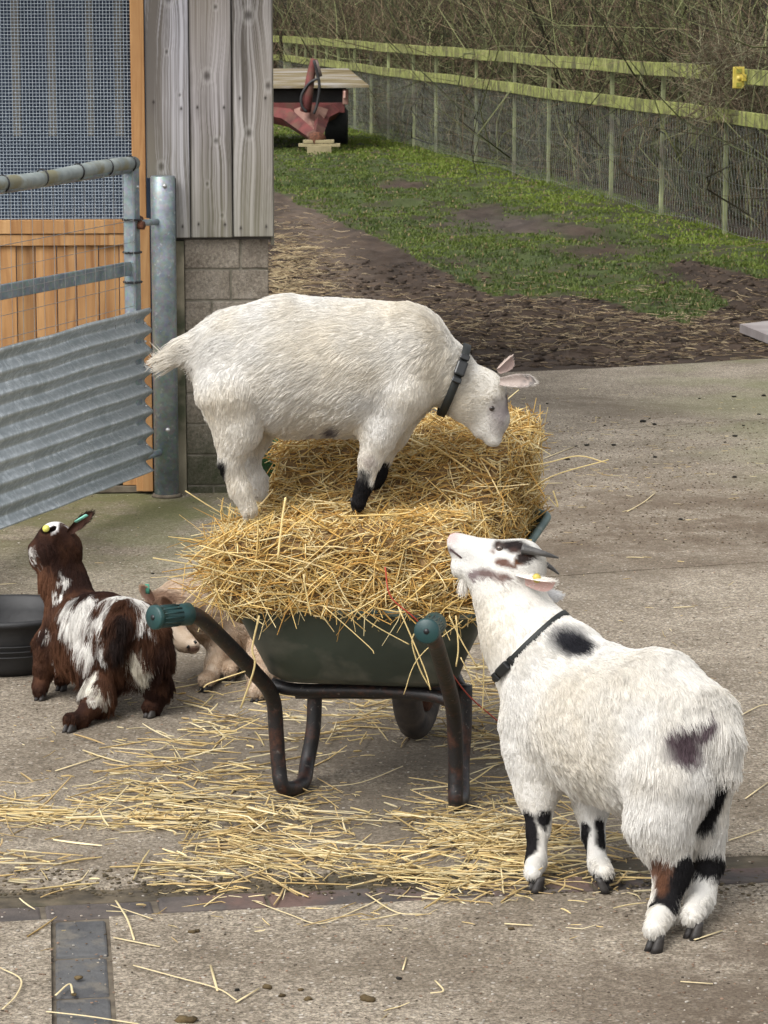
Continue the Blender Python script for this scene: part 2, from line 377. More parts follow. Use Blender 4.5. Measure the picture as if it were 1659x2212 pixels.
slab('yard_concrete', [(x, y+gap) for x, y in L2]+far, m_conc)
# foreground slab right and left of the blue brick column
cA, cB = G(105, 2010)[:2], G(222, 2010)[:2]; cdir = nrm(G(172, 2212)[:2]-G(163, 2010)[:2]); cnv = np.array([-cdir[1], cdir[0]]); cA3, cB3 = cA+cdir*4, cB+cdir*4
slab('yard_concrete', [(cB3[0]+.004, cB3[1]), (XR, cB3[1])]+LN[::-1][:int(160*(XR-cB[0])/(XR-XL))]+[(cB[0]+.004, gl(cB[0], 0)-.004)], m_conc)
slab('yard_concrete', [(XL, cA3[1]), (cA3[0]-.004, cA3[1]), (cA[0]-.004, gl(cA[0], 0)-.004)]+[p for p in LN if p[0] < cA[0]-.02][::-1], m_conc)
# dirt floor of the joints and the gutter
o = sheet('joint_dirt', [(XL, -3), (XR, -3), (XR, yard_edge(XR)-.1), (XL, yard_edge(XL)-.1)], -.0075, m_mortar)
# brick courses: many bricks = one paved path surface
def course(name, a, dirv, nvec, n, L_, Wd, m, z=0.0, skip=0.008):
    parts = []
    for i in range(n):
        c = a+dirv*((i+.5)*L_)+nvec*(Wd/2)
        zz = z+random.uniform(-.004, .003)
        parts.append(box((c[0]+random.uniform(-.002, .002), c[1]+random.uniform(-.002, .002), zz-.03), (L_-skip-random.uniform(0, .004), Wd-skip, .06), (dirv[0], dirv[1], random.uniform(-.01, .01))))
    V, F = join(parts); o = M(name, V, F, m, loc=(0, 0, 0), bevel=.006, smooth=False); o['kind'] = 'structure'; return o
course('brick_gutter_edge', gA-gd*3.02, gd, gn, 34, .222, BW, m_brick)
cw = cB[0]-cA[0]
course('blue_brick_path', np.array([cA[0], gl(cA[0], 0)-.006]), cdir, cnv, 8, .226, cw, m_blue_brick, z=-.002, skip=.006)
slab('gutter_silt', [(x, gl(x, BW-.002)) for x in xs]+[(x, gl(x, BW+.10)) for x in xs][::-1], m_silt, z=-.006)

# mud and turf: real lumpy relief, from the edge of the slab to beyond the fence
def lump(x, y):
    p = np.stack([x, y, 0*x], -1); return (noise(p, 1.1, 3, 3)-.5)*.10+(noise(p, 7, 5, 4)-.5)*.085+(noise(p, 40, 8, 2)-.5)*.02
ys = np.concatenate([np.linspace(9.0, 20, 260), np.linspace(20.08, 34, 200), np.linspace(34.3, 70, 80)]); xs_ = np.linspace(-6, 10, 420)
X, Yg = np.meshgrid(xs_, ys, indexing='ij'); Xf, Yf = X.ravel(), Yg.ravel()
edge_y = eL[1]+(Xf-eL[0])*dirE[1]/dirE[0]
Z = lump(Xf, Yf)-.015
nearE = np.clip((Yf-edge_y)/.5, 0, 1); Z = Z*(.25+.75*nearE)-.004*(1-nearE)
Z = np.where(Yf < edge_y+.02, -.05, Z); Z = np.where((Xf < -.6) & (Yf < 20), np.minimum(Z, -.02), Z)
nx, ny = len(xs_), len(ys); idx = np.arange(nx*ny).reshape(nx, ny)
F = np.stack([idx[:-1, :-1], idx[1:, :-1], idx[1:, 1:], idx[:-1, 1:]], -1).reshape(-1, 4)
# turf cover amount from the photograph: grass field mask as a function of position
def px_of(x, y, z=0):
    v = np.stack([x, y, z-H+0*x], -1); dz = v@_F; return CX+FP*(v@_R)/dz, CY-FP*(v@_U)/dz
def inpoly(px, py, poly):
    n = len(poly); c = np.zeros(len(px), bool)
    for i in range(n):
        x1, y1 = poly[i]; x2, y2 = poly[(i+1) % n]
        cond = ((y1 > py) != (y2 > py)) & (px < (x2-x1)*(py-y1)/(y2-y1+1e-9)+x1); c ^= cond
    return c
turf_poly_px = [(560, 250), (900, 250), (1000, 325), (1200, 380), (1400, 440), (1659, 520), (1900, 590), (1900, 640), (1659, 600), (1500, 560), (1420, 560), (1560, 650), (1480, 690), (1330, 660), (1240, 640), (1080, 640), (960, 590), (860, 530), (740, 480), (640, 430), (560, 400)]
TP = [tuple(G(a, b)[:2]) for a, b in turf_poly_px]
mudpatch = [((1100, 480), (150, 26)), ((1060, 452), (90, 14)), ((1300, 540), (110, 20)), ((1250, 500), (60, 14)), ((860, 395), (80, 6)), ((1500, 590), (90, 22))]
def turf(x, y):
    px, py = px_of(x, y); n = (noise(np.stack([x, y*.5, 0*x], -1), 1.6, 21, 4)-.5)
    n2 = noise(np.stack([x, y*.6, 0*x], -1), 6, 31, 2)-.5
    ins = inpoly(px+n*120+n2*50, py+n*60+n2*22, turf_poly_px).astype(float)
    for (a, b), (s1, s2) in mudpatch:
        ins *= 1-np.clip(.98*np.exp(-((px-a)/s1)**2-((py-b)/s2)**2)+n*.9*np.exp(-((px-a)/s1/2)**2-((py-b)/s2/2)**2)+n2*.5, 0, 1)*1.0
    return np.clip(ins, 0, 1)
cov = turf(Xf, Yf)
mudc = np.array([.046, .032, .023]); nn = noise(np.stack([Xf, Yf, 0*Xf], -1), 9, 41, 4); n3 = noise(np.stack([Xf, Yf*.6, 0*Xf], -1), .9, 43, 3)
Cm = mudc[None]*(.3+1.5*nn)[:, None]*(.7+.7*n3)[:, None]
pxx, pyy = px_of(Xf, Yf)
path_w = np.clip(1-np.abs((pxx-(640+(pyy-420)*.55))/110), 0, 1)*np.clip((pyy-380)/80, 0, 1)*np.clip((720-pyy)/80, 0, 1)
Cm = Cm*(1-path_w[:, None]*.75)+np.array([.13, .098, .074])[None]*(.6+.8*nn)[:, None]*path_w[:, None]*.75
wet = np.exp(-((pxx-1090)/150)**2-((pyy-478)/28)**2); Cm = Cm*(1-.6*wet[:, None])+np.array([[.075, .062, .054]])*(.6*wet*(.4+1.2*nn))[:, None]
Cm = Cm*(1-.75*cov[:, None])+np.array([.05, .075, .02])*.75*cov[:, None]*(.5+nn[:, None])
m_field = vcol_mat('trodden_earth', rough=.85, spec=.2, bumpscale=14)
o = M('field_ground', np.stack([Xf, Yf, Z], -1), F, m_field, loc=(0, 0, 0), C=Cm); o['kind'] = 'structure'
def zfield(x, y): 
    z = lump(x, y)-.015; e = eL[1]+(x-eL[0])*dirE[1]/dirE[0]; k = np.clip((y-e)/.5, 0, 1); return z*(.25+.75*k)-.004*(1-k)
# grass blades
def grass_obj(name, n, label, boxxy, hgt, filt):
    x = RNG.uniform(boxxy[0], boxxy[1], n*4); y = boxxy[2]+(boxxy[3]-boxxy[2])*RNG.uniform(0, 1, n*4)**1.3
    k = (filt(x, y) > RNG.uniform(0.15, .9, n*4)) & (noise(np.stack([x, y, 0*x], -1), 9, 51, 2) > RNG.uniform(.25, .62, n*4)) & (noise(np.stack([x, y*.6, 0*x], -1), 2.3, 57, 3) > RNG.uniform(.15, .56, n*4)); x, y = x[k][:n], y[k][:n]; m_ = len(x)
    z = zfield(x, y); h = hgt*RNG.uniform(.4, 1.2, m_)*(1+.7*noise(np.stack([x, y, 0*x], -1), 2.5, 55, 2)); a = RNG.uniform(0, 2*np.pi, m_)
    lean = RNG.uniform(.15, .9, m_); P0 = np.stack([x, y, z-.005], -1); d = np.stack([np.cos(a), np.sin(a), 0*a], -1)
    P1 = P0+np.stack([0*a, 0*a, h*.6], -1)+d*(lean*h*.35)[:, None]; P2 = P0+np.stack([0*a, 0*a, h*(1-.3*lean)], -1)+d*(lean*h)[:, None]
    b = RNG.uniform(0, 2*np.pi, m_); s = np.stack([np.cos(b), np.sin(b), 0*b], -1); w = RNG.uniform(.003, .006, m_)[:, None]*(1+(y[:, None]-14)/26)
    V = np.stack([P0-s*w, P0+s*w, P1+s*w*.8, P1-s*w*.8, P2], 1).reshape(-1, 3)
    bb = np.arange(m_)[:, None]*5; Q = np.concatenate([bb+np.array([[0, 1, 2]]), bb+np.array([[0, 2, 3]]), bb+np.array([[3, 2, 4]])], 0)
    t = RNG.uniform(0, 1, m_)[:, None]; yn = np.clip(noise(np.stack([x, y, 0*x], -1), 1.1, 61, 3)[:, None]*1.8-.6+np.clip((x-(2.65-.19*(y-23))+.9)/.5, 0, 1)[:, None]*.7, 0, 1)
    edge = np.clip((px_of(x, y)[0][:, None]-700)/700, 0, 1)*0
    C = (np.array([.042, .068, .018])*(1-t)+np.array([.11, .145, .042])*t)*(1-yn)+yn*(np.array([.11, .16, .02])*(1-t)+np.array([.19, .235, .045])*t)
    dead = RNG.uniform(0, 1, m_)[:, None] < .06; C = np.where(dead, np.array([[.26, .2, .1]]), C)
    o = M(name, V, Q, m_grass, loc=(0, 0, 0), C=np.repeat(C, 5, 0), smooth=False); tag(o, label, 'grass', kind='stuff'); return o
grass_obj('grass', 230000, 'short green grass growing over the muddy field between yard and fence', (-3.2, 4.2, 13.5, 46), .023, turf)
# ============================================================ SDF engine (bodies as one continuous surface)
def sdf_bones(P, bones, k=.012):
    big = [b for b in bones if max(b['ra'], b['rb']) > .045]; small = [b for b in bones if max(b['ra'], b['rb']) <= .045]
    if not small: return sdf_group(P, big, k)
    if not big: return sdf_group(P, small, .005)
    A, B = sdf_group(P, big, k), sdf_group(P, small, .005); h = np.clip(.5+.5*(B-A)/.030, 0, 1); return B*(1-h)+A*h-.030*h*(1-h)
def sdf_group(P, bones, k):
    acc = np.zeros(len(P))
    for b in bones:
        a, c = b['a'], b['b']; ab = c-a; q = P-a
        h = np.clip((q@ab)/(ab@ab+1e-12), 0, 1); r = b['ra']+(b['rb']-b['ra'])*h
        dv = q-h[:, None]*ab
        if b.get('sq') is not None:
            ax, f = b['sq']; s = dv@ax; dv = dv+np.outer(s*(1/f-1), ax)
        d = np.linalg.norm(dv, axis=1)-r
        acc += np.exp(np.clip(-d/k, -60, 60))
    return -k*np.log(acc+1e-30)
def surface_nets(fn, lo, hi, h):
    n = np.ceil((hi-lo)/h).astype(int)+1
    ax = [lo[i]+h*np.arange(n[i]) for i in range(3)]
    S = np.empty(n)
    for i in range(n[0]):
        Yy, Zz = np.meshgrid(ax[1], ax[2], indexing='ij'); P = np.stack([np.full(Yy.size, ax[0][i]), Yy.ravel(), Zz.ravel()], -1); S[i] = fn(P).reshape(n[1], n[2])
    sl = lambda d, s: slice(d, s-1+d)
    corners = {}
    for c in [(i, j, k) for i in (0, 1) for j in (0, 1) for k in (0, 1)]: corners[c] = S[sl(c[0], n[0]), sl(c[1], n[1]), sl(c[2], n[2])]
    acc = np.zeros((*(n-1), 3)); cnt = np.zeros(n-1)
    for c in corners:
        for d in range(3):
            if c[d] == 0:
                e = list(c); e[d] = 1; e = tuple(e); a, b = corners[c], corners[e]; m = (a < 0) != (b < 0)
                t = np.where(m, a/np.where(m, a-b, 1), 0)
                for q in range(3): acc[..., q] += np.where(m, (c[q]+(t if q == d else 0)), 0)
                cnt += m
    act = cnt > 0; idx = -np.ones(n-1, int); idx[act] = np.arange(act.sum())
    I = np.argwhere(act); V = lo+h*(I+acc[act]/cnt[act][:, None]); F = []
    for d in range(3):
        o1, o2 = [(1, 2), (2, 0), (0, 1)][d]
        a = S[tuple(slice(0, n[q]-1) for q in range(3))]; sh = [slice(0, n[q]-1) for q in range(3)]; sh[d] = slice(1, n[d]); b = S[tuple(sh)]
        m = (a < 0) != (b < 0); m[tuple(0 if q == o1 else slice(None) for q in range(3))] = False; m[tuple(0 if q == o2 else slice(None) for q in range(3))] = False
        J = np.argwhere(m); s = a[m] < 0; e1 = np.zeros(3, int); e1[o1] = 1; e2 = np.zeros(3, int); e2[o2] = 1
        g = lambda K: idx[K[:, 0], K[:, 1], K[:, 2]]
        q = np.stack([g(J), g(J-e1), g(J-e1-e2), g(J-e2)], -1); q[~s] = q[~s][:, ::-1]
        F.append(q)
    F = np.vstack(F); F = F[(F >= 0).all(1)]; return V, F
def tri_sample(V, F, n):
    T = np.vstack([F[:, [0, 1, 2]], F[:, [0, 2, 3]]]); a, b, c = V[T[:, 0]], V[T[:, 1]], V[T[:, 2]]
    N = np.cross(b-a, c-a); ar = np.linalg.norm(N, axis=1); i = RNG.choice(len(T), n, p=ar/ar.sum())
    u = RNG.uniform(0, 1, (n, 1)); v = RNG.uniform(0, 1, (n, 1)); k = (u+v) > 1; u = np.where(k, 1-u, u); v = np.where(k, 1-v, v)
    vn = np.zeros_like(V)
    for j in range(3): np.add.at(vn, T[:, j], N)
    vn = nrm(vn); p = a[i]+(b-a)[i]*u+(c-a)[i]*v; nn = nrm(vn[T[i, 0]]*(1-u-v)+vn[T[i, 1]]*u+vn[T[i, 2]]*v); return p, nn

# ============================================================ SHED
A4 = math.radians(4); SO = G(588, 1063); SL = np.array([-math.cos(A4), -math.sin(A4), 0]); SN = np.array([math.sin(A4), -math.cos(A4), 0]); SR = -SL; ZU = np.array([0, 0, 1.])
def S(px, py, off=0.0):
    d = ray(px, py); C0 = np.array([0, 0, H]); t = ((SO+SN*off-C0)@SN)/(d@SN); return C0+d*t
def su(px, off=0.0): return (S(px, 500, off)-SO)@SR     # metres along the wall, negative to the left
def sz(py, off=0.0, px=450): return S(px, py, off)[2]
def wp(u, z, off): return SO+SR*u+ZU*z+SN*off
shed = empty('shed', SO+SR*-.4); tag(shed, 'timber clad farm shed with mesh window, orange boards and weathered grey planks', 'shed')
def sbox(name, u0, u1, z0, z1, o0, o1, m, par, bevel=.003):
    V, F = box(wp((u0+u1)/2, (z0+z1)/2, (o0+o1)/2), (u1-u0, abs(o1-o0), z1-z0), SR, None, ZU); return M(name, V, F, m, par, bevel=bevel, smooth=False)
# weathered planks with knots and grain in the vertex colours
def plank(u0, u1, z0, z1, off, knots, seed, notch=None, tint=(1, 1, 1)):
    nu = max(8, int((u1-u0)/.0022)); nz = int((z1-z0)/.0042); us = np.linspace(u0, u1, nu); zs = np.linspace(z0, z1, nz)
    U, Z_ = np.meshgrid(us, zs, indexing='ij'); uf, zf = U.ravel(), Z_.ravel()
    wob_ = (noise(np.stack([uf*3, zf*1.1, 0*uf+seed], -1), 2, seed, 3)-.5)*.035
    x = uf-u0+wob_; ring = np.zeros(len(uf)); kn = np.zeros(len(uf)); halo = np.zeros(len(uf))
    for (ku, kz, s) in knots:
        dx, dz = (uf-ku)/s, (zf-kz)/(s*1.35); r2 = dx*dx+dz*dz; stretch = np.exp(-((zf-kz)/(s*9))**2)
        x = x+s*1.0*dx/(1+r2*.8)*stretch; kn = np.maximum(kn, np.exp(-r2*2.2)); halo = np.maximum(halo, np.exp(-(np.sqrt(r2)-1.25)**2*6))
        ring += np.sin(np.sqrt(r2)*9)*np.exp(-r2*.35)
    g = noise(np.stack([x*330, zf*1.6, 0*x+seed*3], -1), 1, seed+1, 3)+.9*(noise(np.stack([x*70, zf*.8, 0*x], -1), 1, seed+2, 2)-.5)
    big = noise(np.stack([x*14, zf*1.3, 0*x], -1), 1, seed+5, 3)
    f = np.clip(.5+(g-.5)*1.6+(big-.5)*1.0+(noise(np.stack([uf*9, zf*2.5, 0*uf+3.], -1), 1, seed+13, 3)-.5)*.7+ring*.03, 0, 1)[:, None]
    c = np.array([.085, .078, .073])*(1-f)+np.array([.385, .38, .395])*f; c = c*np.array(tint)
    warm = np.clip(noise(np.stack([uf*7, zf*1.6, 0*uf], -1), 1, seed+9, 3)*2-.75, 0, 1)[:, None]; c = c*(1-.45*warm)+np.array([.25, .215, .165])*.45*warm
    c = c*(1-.78*kn[:, None])+np.array([.035, .03, .027])*.78*kn[:, None]; c = c*(1-.2*halo[:, None])+np.array([.45, .44, .42])*.2*halo[:, None]
    low = np.clip((z0+.45-zf)/.5, 0, 1)[:, None]*noise(np.stack([uf*12, zf*2, 0*uf], -1), 1, seed+7, 3)[:, None]; c = c*(1-.7*low)+np.array([.19, .185, .12])*.7*low
    ed = np.clip(1-np.minimum(uf-u0, u1-uf)/.006, 0, 1)[:, None]; c = c*(1-.45*ed)
    rng_ = np.random.default_rng(seed)
    for zz in (.98, 1.42):
        for uu in (.18, .82):
            nu_, nz_ = u0+(u1-u0)*uu, zz+rng_.uniform(-.02, .02)
            d2 = ((uf-nu_)/.004)**2+((zf-nz_)/.006)**2; st = np.exp(-((uf-nu_)/.006)**2)*np.clip(1-(nz_-zf)/.05, 0, 1)*(zf < nz_); k = np.clip(np.exp(-d2)+.35*st, 0, 1)[:, None]; c = c*(1-k)+np.array([.03, .025, .022])*k
    dep = (f[:, 0]-.5)*.0016-kn*.003
    V = SO+np.outer(uf, SR)+np.outer(zf, ZU)+np.outer(off+dep, SN); idx = np.arange(nu*nz).reshape(nu, nz)
    F = np.stack([idx[:-1, :-1], idx[1:, :-1], idx[1:, 1:], idx[:-1, 1:]], -1).reshape(-1, 4)
    # sides and back
    bd = np.concatenate([idx[:, 0], idx[-1, 1:], idx[::-1, -1][1:], idx[0, ::-1][1:-1]]); n0 = len(V); V = np.vstack([V, V[bd]-SN*.024]); k = np.arange(len(bd)); kk = (k+1) % len(bd)
    F2 = np.stack([bd[k], n0+k, n0+kk, bd[kk]], -1); C = np.vstack([c, c[bd]*.75])
    if notch is not None:
        nu1, nz1 = notch; cu, cz = V-SO, None; cent = (V[F].mean(1)-SO)@SR; cz = V[F].mean(1)[:, 2]; F = F[~((cent < nu1) & (cz < nz1))]
        cent = (V[F2].mean(1)-SO)@SR; cz = V[F2].mean(1)[:, 2]; F2 = F2[~((cent < nu1-.001) & (cz < nz1))]
    o = M('plank', V, np.vstack([F, F2]), m_greywood, shed, C=C); return o
zb = sz(512); ztop = 2.6
kn = lambda L: [(su(a), sz(b, px=a), s) for a, b, s in L]
plank(su(319), su(411), zb, ztop, .03, kn([(371, -4, .016), (351, 360, .013), (392, 205, .006), (365, 112, .007)])+[(su(380), 1.95, .015)], 11, notch=(su(380)+.002, sz(382)), tint=(1.02, 1.02, 1.06))
plank(su(413), su(502), zb, ztop, .026, kn([(451, 164, .016), (469, 304, .010), (470, 15, .008), (449, 397, .007), (480, 465, .007)]), 23, tint=(.92, .88, .86))
plank(su(504.5), su(590), zb+.003, ztop, .036, kn([(540, 33, .017), (581, 185, .013), (540, 287, .014)])+[(su(550), 2.0, .016)], 35, tint=(.98, .95, .90))
sbox('backing_board', su(376), su(585), zb-.01, ztop, -.03, .001, noisy('dark_backing_timber', (.05, .045, .04), (.1, .09, .08), 8), shed)
# side face of the cladding and its return
sbox('corner_batten', su(585), su(592.5), zb-.03, ztop, -.06, .003, noisy('green_grey_batten', (.13, .12, .09), (.25, .235, .18), 8, stretch=(5, 5, .5)), shed)
# orange framed mesh bay
sbox('window_post', su(287), su(317), .01, ztop, -.03, .012, m_orange, shed)
sbox('door_post', su(300), su(324), .012, sz(470), .012, .03, m_orange, shed)
uL = -3.4
sbox('window_rail', uL, su(299)-.001, sz(503), sz(473), -.02, .014, m_orange, shed)
sbox('window_rail', uL, su(299)-.001, sz(529), sz(504.5), -.02, .008, m_orange, shed)
u = su(299)-.004; i = 0
while u > uL:
    w = .068+.012*((i*37) % 5)/4; sbox('board', u-w+.0025, u, .03+.012*((i*13) % 3), sz(530), -.025, -.006-.003*(i % 2), m_orange, shed, bevel=.002); u -= w; i += 1
sbox('kick_board', uL, su(324), .004, .028, -.03, -.001, m_mortar, shed)
# wire mesh: real wires on a 12 mm grid
zr0, zr1 = sz(473)-.02, 2.6; us = np.arange(uL, su(286), .0121); zs = np.arange(zr0, zr1, .0121)
vw = np.stack([np.stack([wp(u_, zr0, -.012), wp(u_, zr1, -.012)]) for u_ in us]); hw = np.stack([np.stack([wp(uL, z_, -.0105), wp(su(287), z_, -.0105)]) for z_ in zs])
Pm = np.vstack([vw, hw]); V, F, _ = strands(Pm, np.full(Pm.shape[:2], .00125), sides=4)
m_mesh = mat('galvanised_mesh_wire', (.36, .415, .47), .6, .2); M('wire_mesh', V, F, m_mesh, shed, smooth=False)
# interior seen through the mesh
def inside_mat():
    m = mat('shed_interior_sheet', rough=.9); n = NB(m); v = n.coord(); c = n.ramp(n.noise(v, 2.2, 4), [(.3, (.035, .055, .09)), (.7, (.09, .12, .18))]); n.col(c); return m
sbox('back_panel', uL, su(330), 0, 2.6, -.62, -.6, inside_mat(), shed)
m_pale = noisy('pale_interior_batten', (.16, .15, .13), (.24, .22, .19), 5)
for px_ in (42, 118, 200, 262, -40): sbox('stud', su(px_-9, -.5), su(px_+9, -.5), 1.28, 2.6, -.53, -.5, m_pale, shed)
# shed shell: side wall, back, roof - so that it stands as a building from other positions
m_dark = noisy('dark_shed_boards', (.06, .055, .045), (.14, .125, .1), 6, stretch=(6, 6, .6))
SB = -SN
sidep = [wp(su(592)-.045, 0, -.06), wp(su(592)-.045, 0, -4.2)]
V, F = box((sidep[0]+sidep[1])/2+ZU*1.3+SL*.02, (.04, 4.12, 2.6), SR, None, ZU); M('side_wall', V, F, m_dark, shed, smooth=False)
V, F = box(wp(-1.9, 1.3, -4.2), (3.5, .04, 2.6), SR, None, ZU); M('back_wall', V, F, m_dark, shed, smooth=False)
V, F = box(wp(-3.55, 1.3, -2.1), (.04, 4.2, 2.6), SR, None, ZU); M('end_wall', V, F, m_dark, shed, smooth=False)
V, F = box(wp(-1.8, 2.66, -1.9), (4.1, 5.0, .05), SR, None, ZU); M('roof', V, F, noisy('roof_sheet', (.12, .13, .13), (.22, .23, .23), 4), shed, smooth=False)
# block wall under the planks
bw = empty('block_wall', wp(su(480), 0, 0)); tag(bw, 'low mossy breeze block wall below the weathered grey planks', 'wall')
parts = []; zt = zb-.008; ch = zt/8.2; ub0, ub1 = su(398), su(583)
lens = [[.206, .115], [.17, .145], [.10, .21], [.19, .13], [.07, .2], [.21, .1], [.13, .19], [.2, .11], [.1, .2], [.16, .16]]
r_ = 0; z = zt
while z > 0:
    u = ub0; q = 0
    while u < ub1-.02:
        L_ = lens[r_ % 10][q % 2]; u2 = min(u+L_, ub1+random.uniform(-.002, .002)); z0 = max(z-ch+.008, -.05)
        V, F = box(wp((u+u2-.007)/2, (z+z0)/2, -.05+random.uniform(-.003, .003)), (u2-u-.007, .1, z-z0), SR, None, ZU); parts.append((V, F)); u = u2; q += 1
    z -= ch; r_ += 1
V, F = join(parts); M('block', V, F, m_block, bw, smooth=False, bevel=.004).name = 'blockwork'
V, F = box(wp((ub0+ub1)/2-.002, zt/2-.02, -.051), (ub1-ub0-.008, .092, zt+.03), SR, None, ZU); M('mortar', V, F, noisy('wall_mortar', (.10, .09, .065), (.21, .19, .15), 18, bump=.6), bw, smooth=False)
V, F = box(wp((su(378)+su(397))/2, zt/2-.02, -.04), (su(397)-su(378), .1, zt+.03), SR, None, ZU); M('pier', V, F, noisy('rendered_pier', (.13, .115, .075), (.27, .24, .17), 9, bump=.5, c3=(.06, .065, .035), s3=5), bw, smooth=False)
# galvanised gate post
PC = wp(su(353, .07), 0, .07); pr = .0445; ptop = sz(380, .07, 353)
gp = empty('gate_post', PC); tag(gp, 'round galvanised steel gate post in front of the block wall', 'post')
V, F = tube([PC+ZU*-.05, PC+ZU*(ptop-.004), PC+ZU*ptop], [pr, pr, pr-.003], 28, up=(0, 1, 0)); M('post', V, F, m_galv_post, gp)
def bolt(c, n_, r=.008, name='bolt', par=None, m=None):
    c = np.array(c); n_ = nrm(n_); return M(name, *tube([c-n_*.004, c, c+n_*.004, c+n_*.006], [r, r, r*.8, r*.3], 10), m or m_bolt, par)
for py_ in (402, 929): q = wp(su(357, .115), sz(py_, .115, 357), .07)+SN*pr*.99; bolt(q, SN, .009, 'bolt', gp)
V, F = tube([PC+ZU*.002+0*SL, PC+ZU*.012], [pr+.012, pr+.004], 20, up=(0, 1, 0)); M('soil_collar', V, F, m_mortar, gp)
# ============================================================ GATE
GAp = W(285, 500, 10.3)*[1, 1, 0]; GBp = W(0, 500, 9.4)*[1, 1, 0]; gdir = nrm(GBp-GAp); gnn = nrm(np.array([-gdir[1], gdir[0], 0])); 
if gnn[1] > 0: gnn = -gnn
def gq(s, z, o=0.0): return GAp+gdir*s+ZU*(z-.02*s)+gnn*o
GL = 3.0
gate = empty('field_gate', gq(0, 0)); tag(gate, 'galvanised gate with a corrugated steel sheet tied across its lower half', 'gate')
gz = 1.205
M('top_rail', *tube([gq(s, gz) for s in np.linspace(0, GL, 12)], .022, 16), m_galv, gate)
# lagging tube tied on the top rail (slightly wavy, split tube)
lag = [gq(s, gz+.012+.004*math.sin(s*7), .006) for s in np.linspace(-.01, GL, 40)]
M('rail_cover', *tube(lag, .0255, 14, flat=.95), noisy('grey_weathered_pipe_cover', (.16, .19, .19), (.30, .335, .325), 12, rough=.6, c3=(.2, .19, .12), s3=9), gate)
for s in (.02, .2, .42, .68, .95, 1.3, 1.7, 2.1): 
    c = gq(s, gz+.012, .006); a = [c+ZU*.0272*math.cos(t)+gnn*.0272*math.sin(t)+gdir*.006*math.sin(t) for t in np.linspace(0, 2*math.pi, 18)]
    M('cable_tie', *tube(a, .0028, 6), m_cable, gate)
for s in (0.0, GL-.02):
    V, F = box(gq(s, .70), (.045, .045, 1.05), gdir, None, ZU); M('stile', V, F, m_galv, gate, bevel=.004, smooth=False)
V, F = box((gq(.02, .875)+gq(GL, .885))/2, (GL, .012, .05), gdir, None, ZU); M('flat_bar', V, F, m_galv, gate, bevel=.003, smooth=False)
for z in (.55, .2): V, F = box((gq(.02, z)+gq(GL, z))/2, (GL, .012, .045), gdir, None, ZU); M('flat_bar', V, F, m_galv, gate, bevel=.003, smooth=False)
V, F = box(gq(0.0, .70, .03), (.05, .012, 1.0), gdir, None, ZU)
for z in (.905, 1.02, .80): a = [gq(0, z)+gdir*.028*math.cos(t)*1.1+gnn*.029*math.sin(t)*1.1 for t in np.linspace(0, 2*math.pi, 16)]; M('cable_tie', *tube(a, .004, 6), m_cable, gate)
bolt(gq(-.002, 1.135, .0235), gnn, .007, 'bolt', gate); 
M('rusty_bolt', *tube([gq(-.006, 1.0, .024), gq(-.006, 1.0, .044)], .016, 6), m_rust, gate); 
M('hinge_pin', *tube([gq(-.02, 1.005, .0), PC+ZU*1.0], .012, 10), m_galv, gate); M('hinge_pin', *tube([gq(-.02, .16, .0), PC+ZU*.17], .012, 10), m_galv, gate)
M('rusty_nut', *tube([gq(-.035, 1.012, -.0), gq(-.075, 1.012, -.005)], .016, 8), m_rust, gate)
# welded wire netting between the bars
Pw = [np.stack([gq(s, .55, .02), gq(s+.002, (.55+gz)/2, .021), gq(s, gz, .02)]) for s in np.arange(.03, GL, .075)]+[np.stack([gq(.0, z, .021), gq(GL/2, z+.004, .021), gq(GL, z, .021)]) for z in np.arange(.72, gz-.15, .075)]
V, F, _ = strands(np.array(Pw), np.full((len(Pw), 3), .0011), sides=4); M('wire_netting', V, F, mat('thin_galvanised_wire', (.30, .31, .31), .5, .5), gate, smooth=False)
# corrugated sheet
def corr(i, j):
    s = -.05+(GL+.02)*i/120.; zz = .118+(.705-.118)*j/128.; ph = (zz-.118)/(.705-.118)*8.1*2*math.pi
    amp = .0135*(1+.25*math.sin(s*3+1)); o = .034+amp*math.cos(ph)+.004*math.sin(s*2.1)+.0012*math.sin(s*19+zz*11)
    if j > 122: o -= .004*(j-122)/6
    wav = .003*math.sin(s*5)+.0015*math.sin(s*13+2)
    if i == 0: s += .006*math.sin(ph)
    return gq(s, zz+wav*(.3+.7*j/128.), o)
V, F = grid_surf(lambda i, j: corr(i, j), range(121), range(129)); o = M('corrugated_sheet', V, F, m_sheet, gate)
md = o.modifiers.new('thick', 'SOLIDIFY'); md.thickness = .002
for z in (.655, .59, .5, .43, .36, .22): bolt(gq(.0, z, .045), gnn, .005, 'sheet_screw', gate)

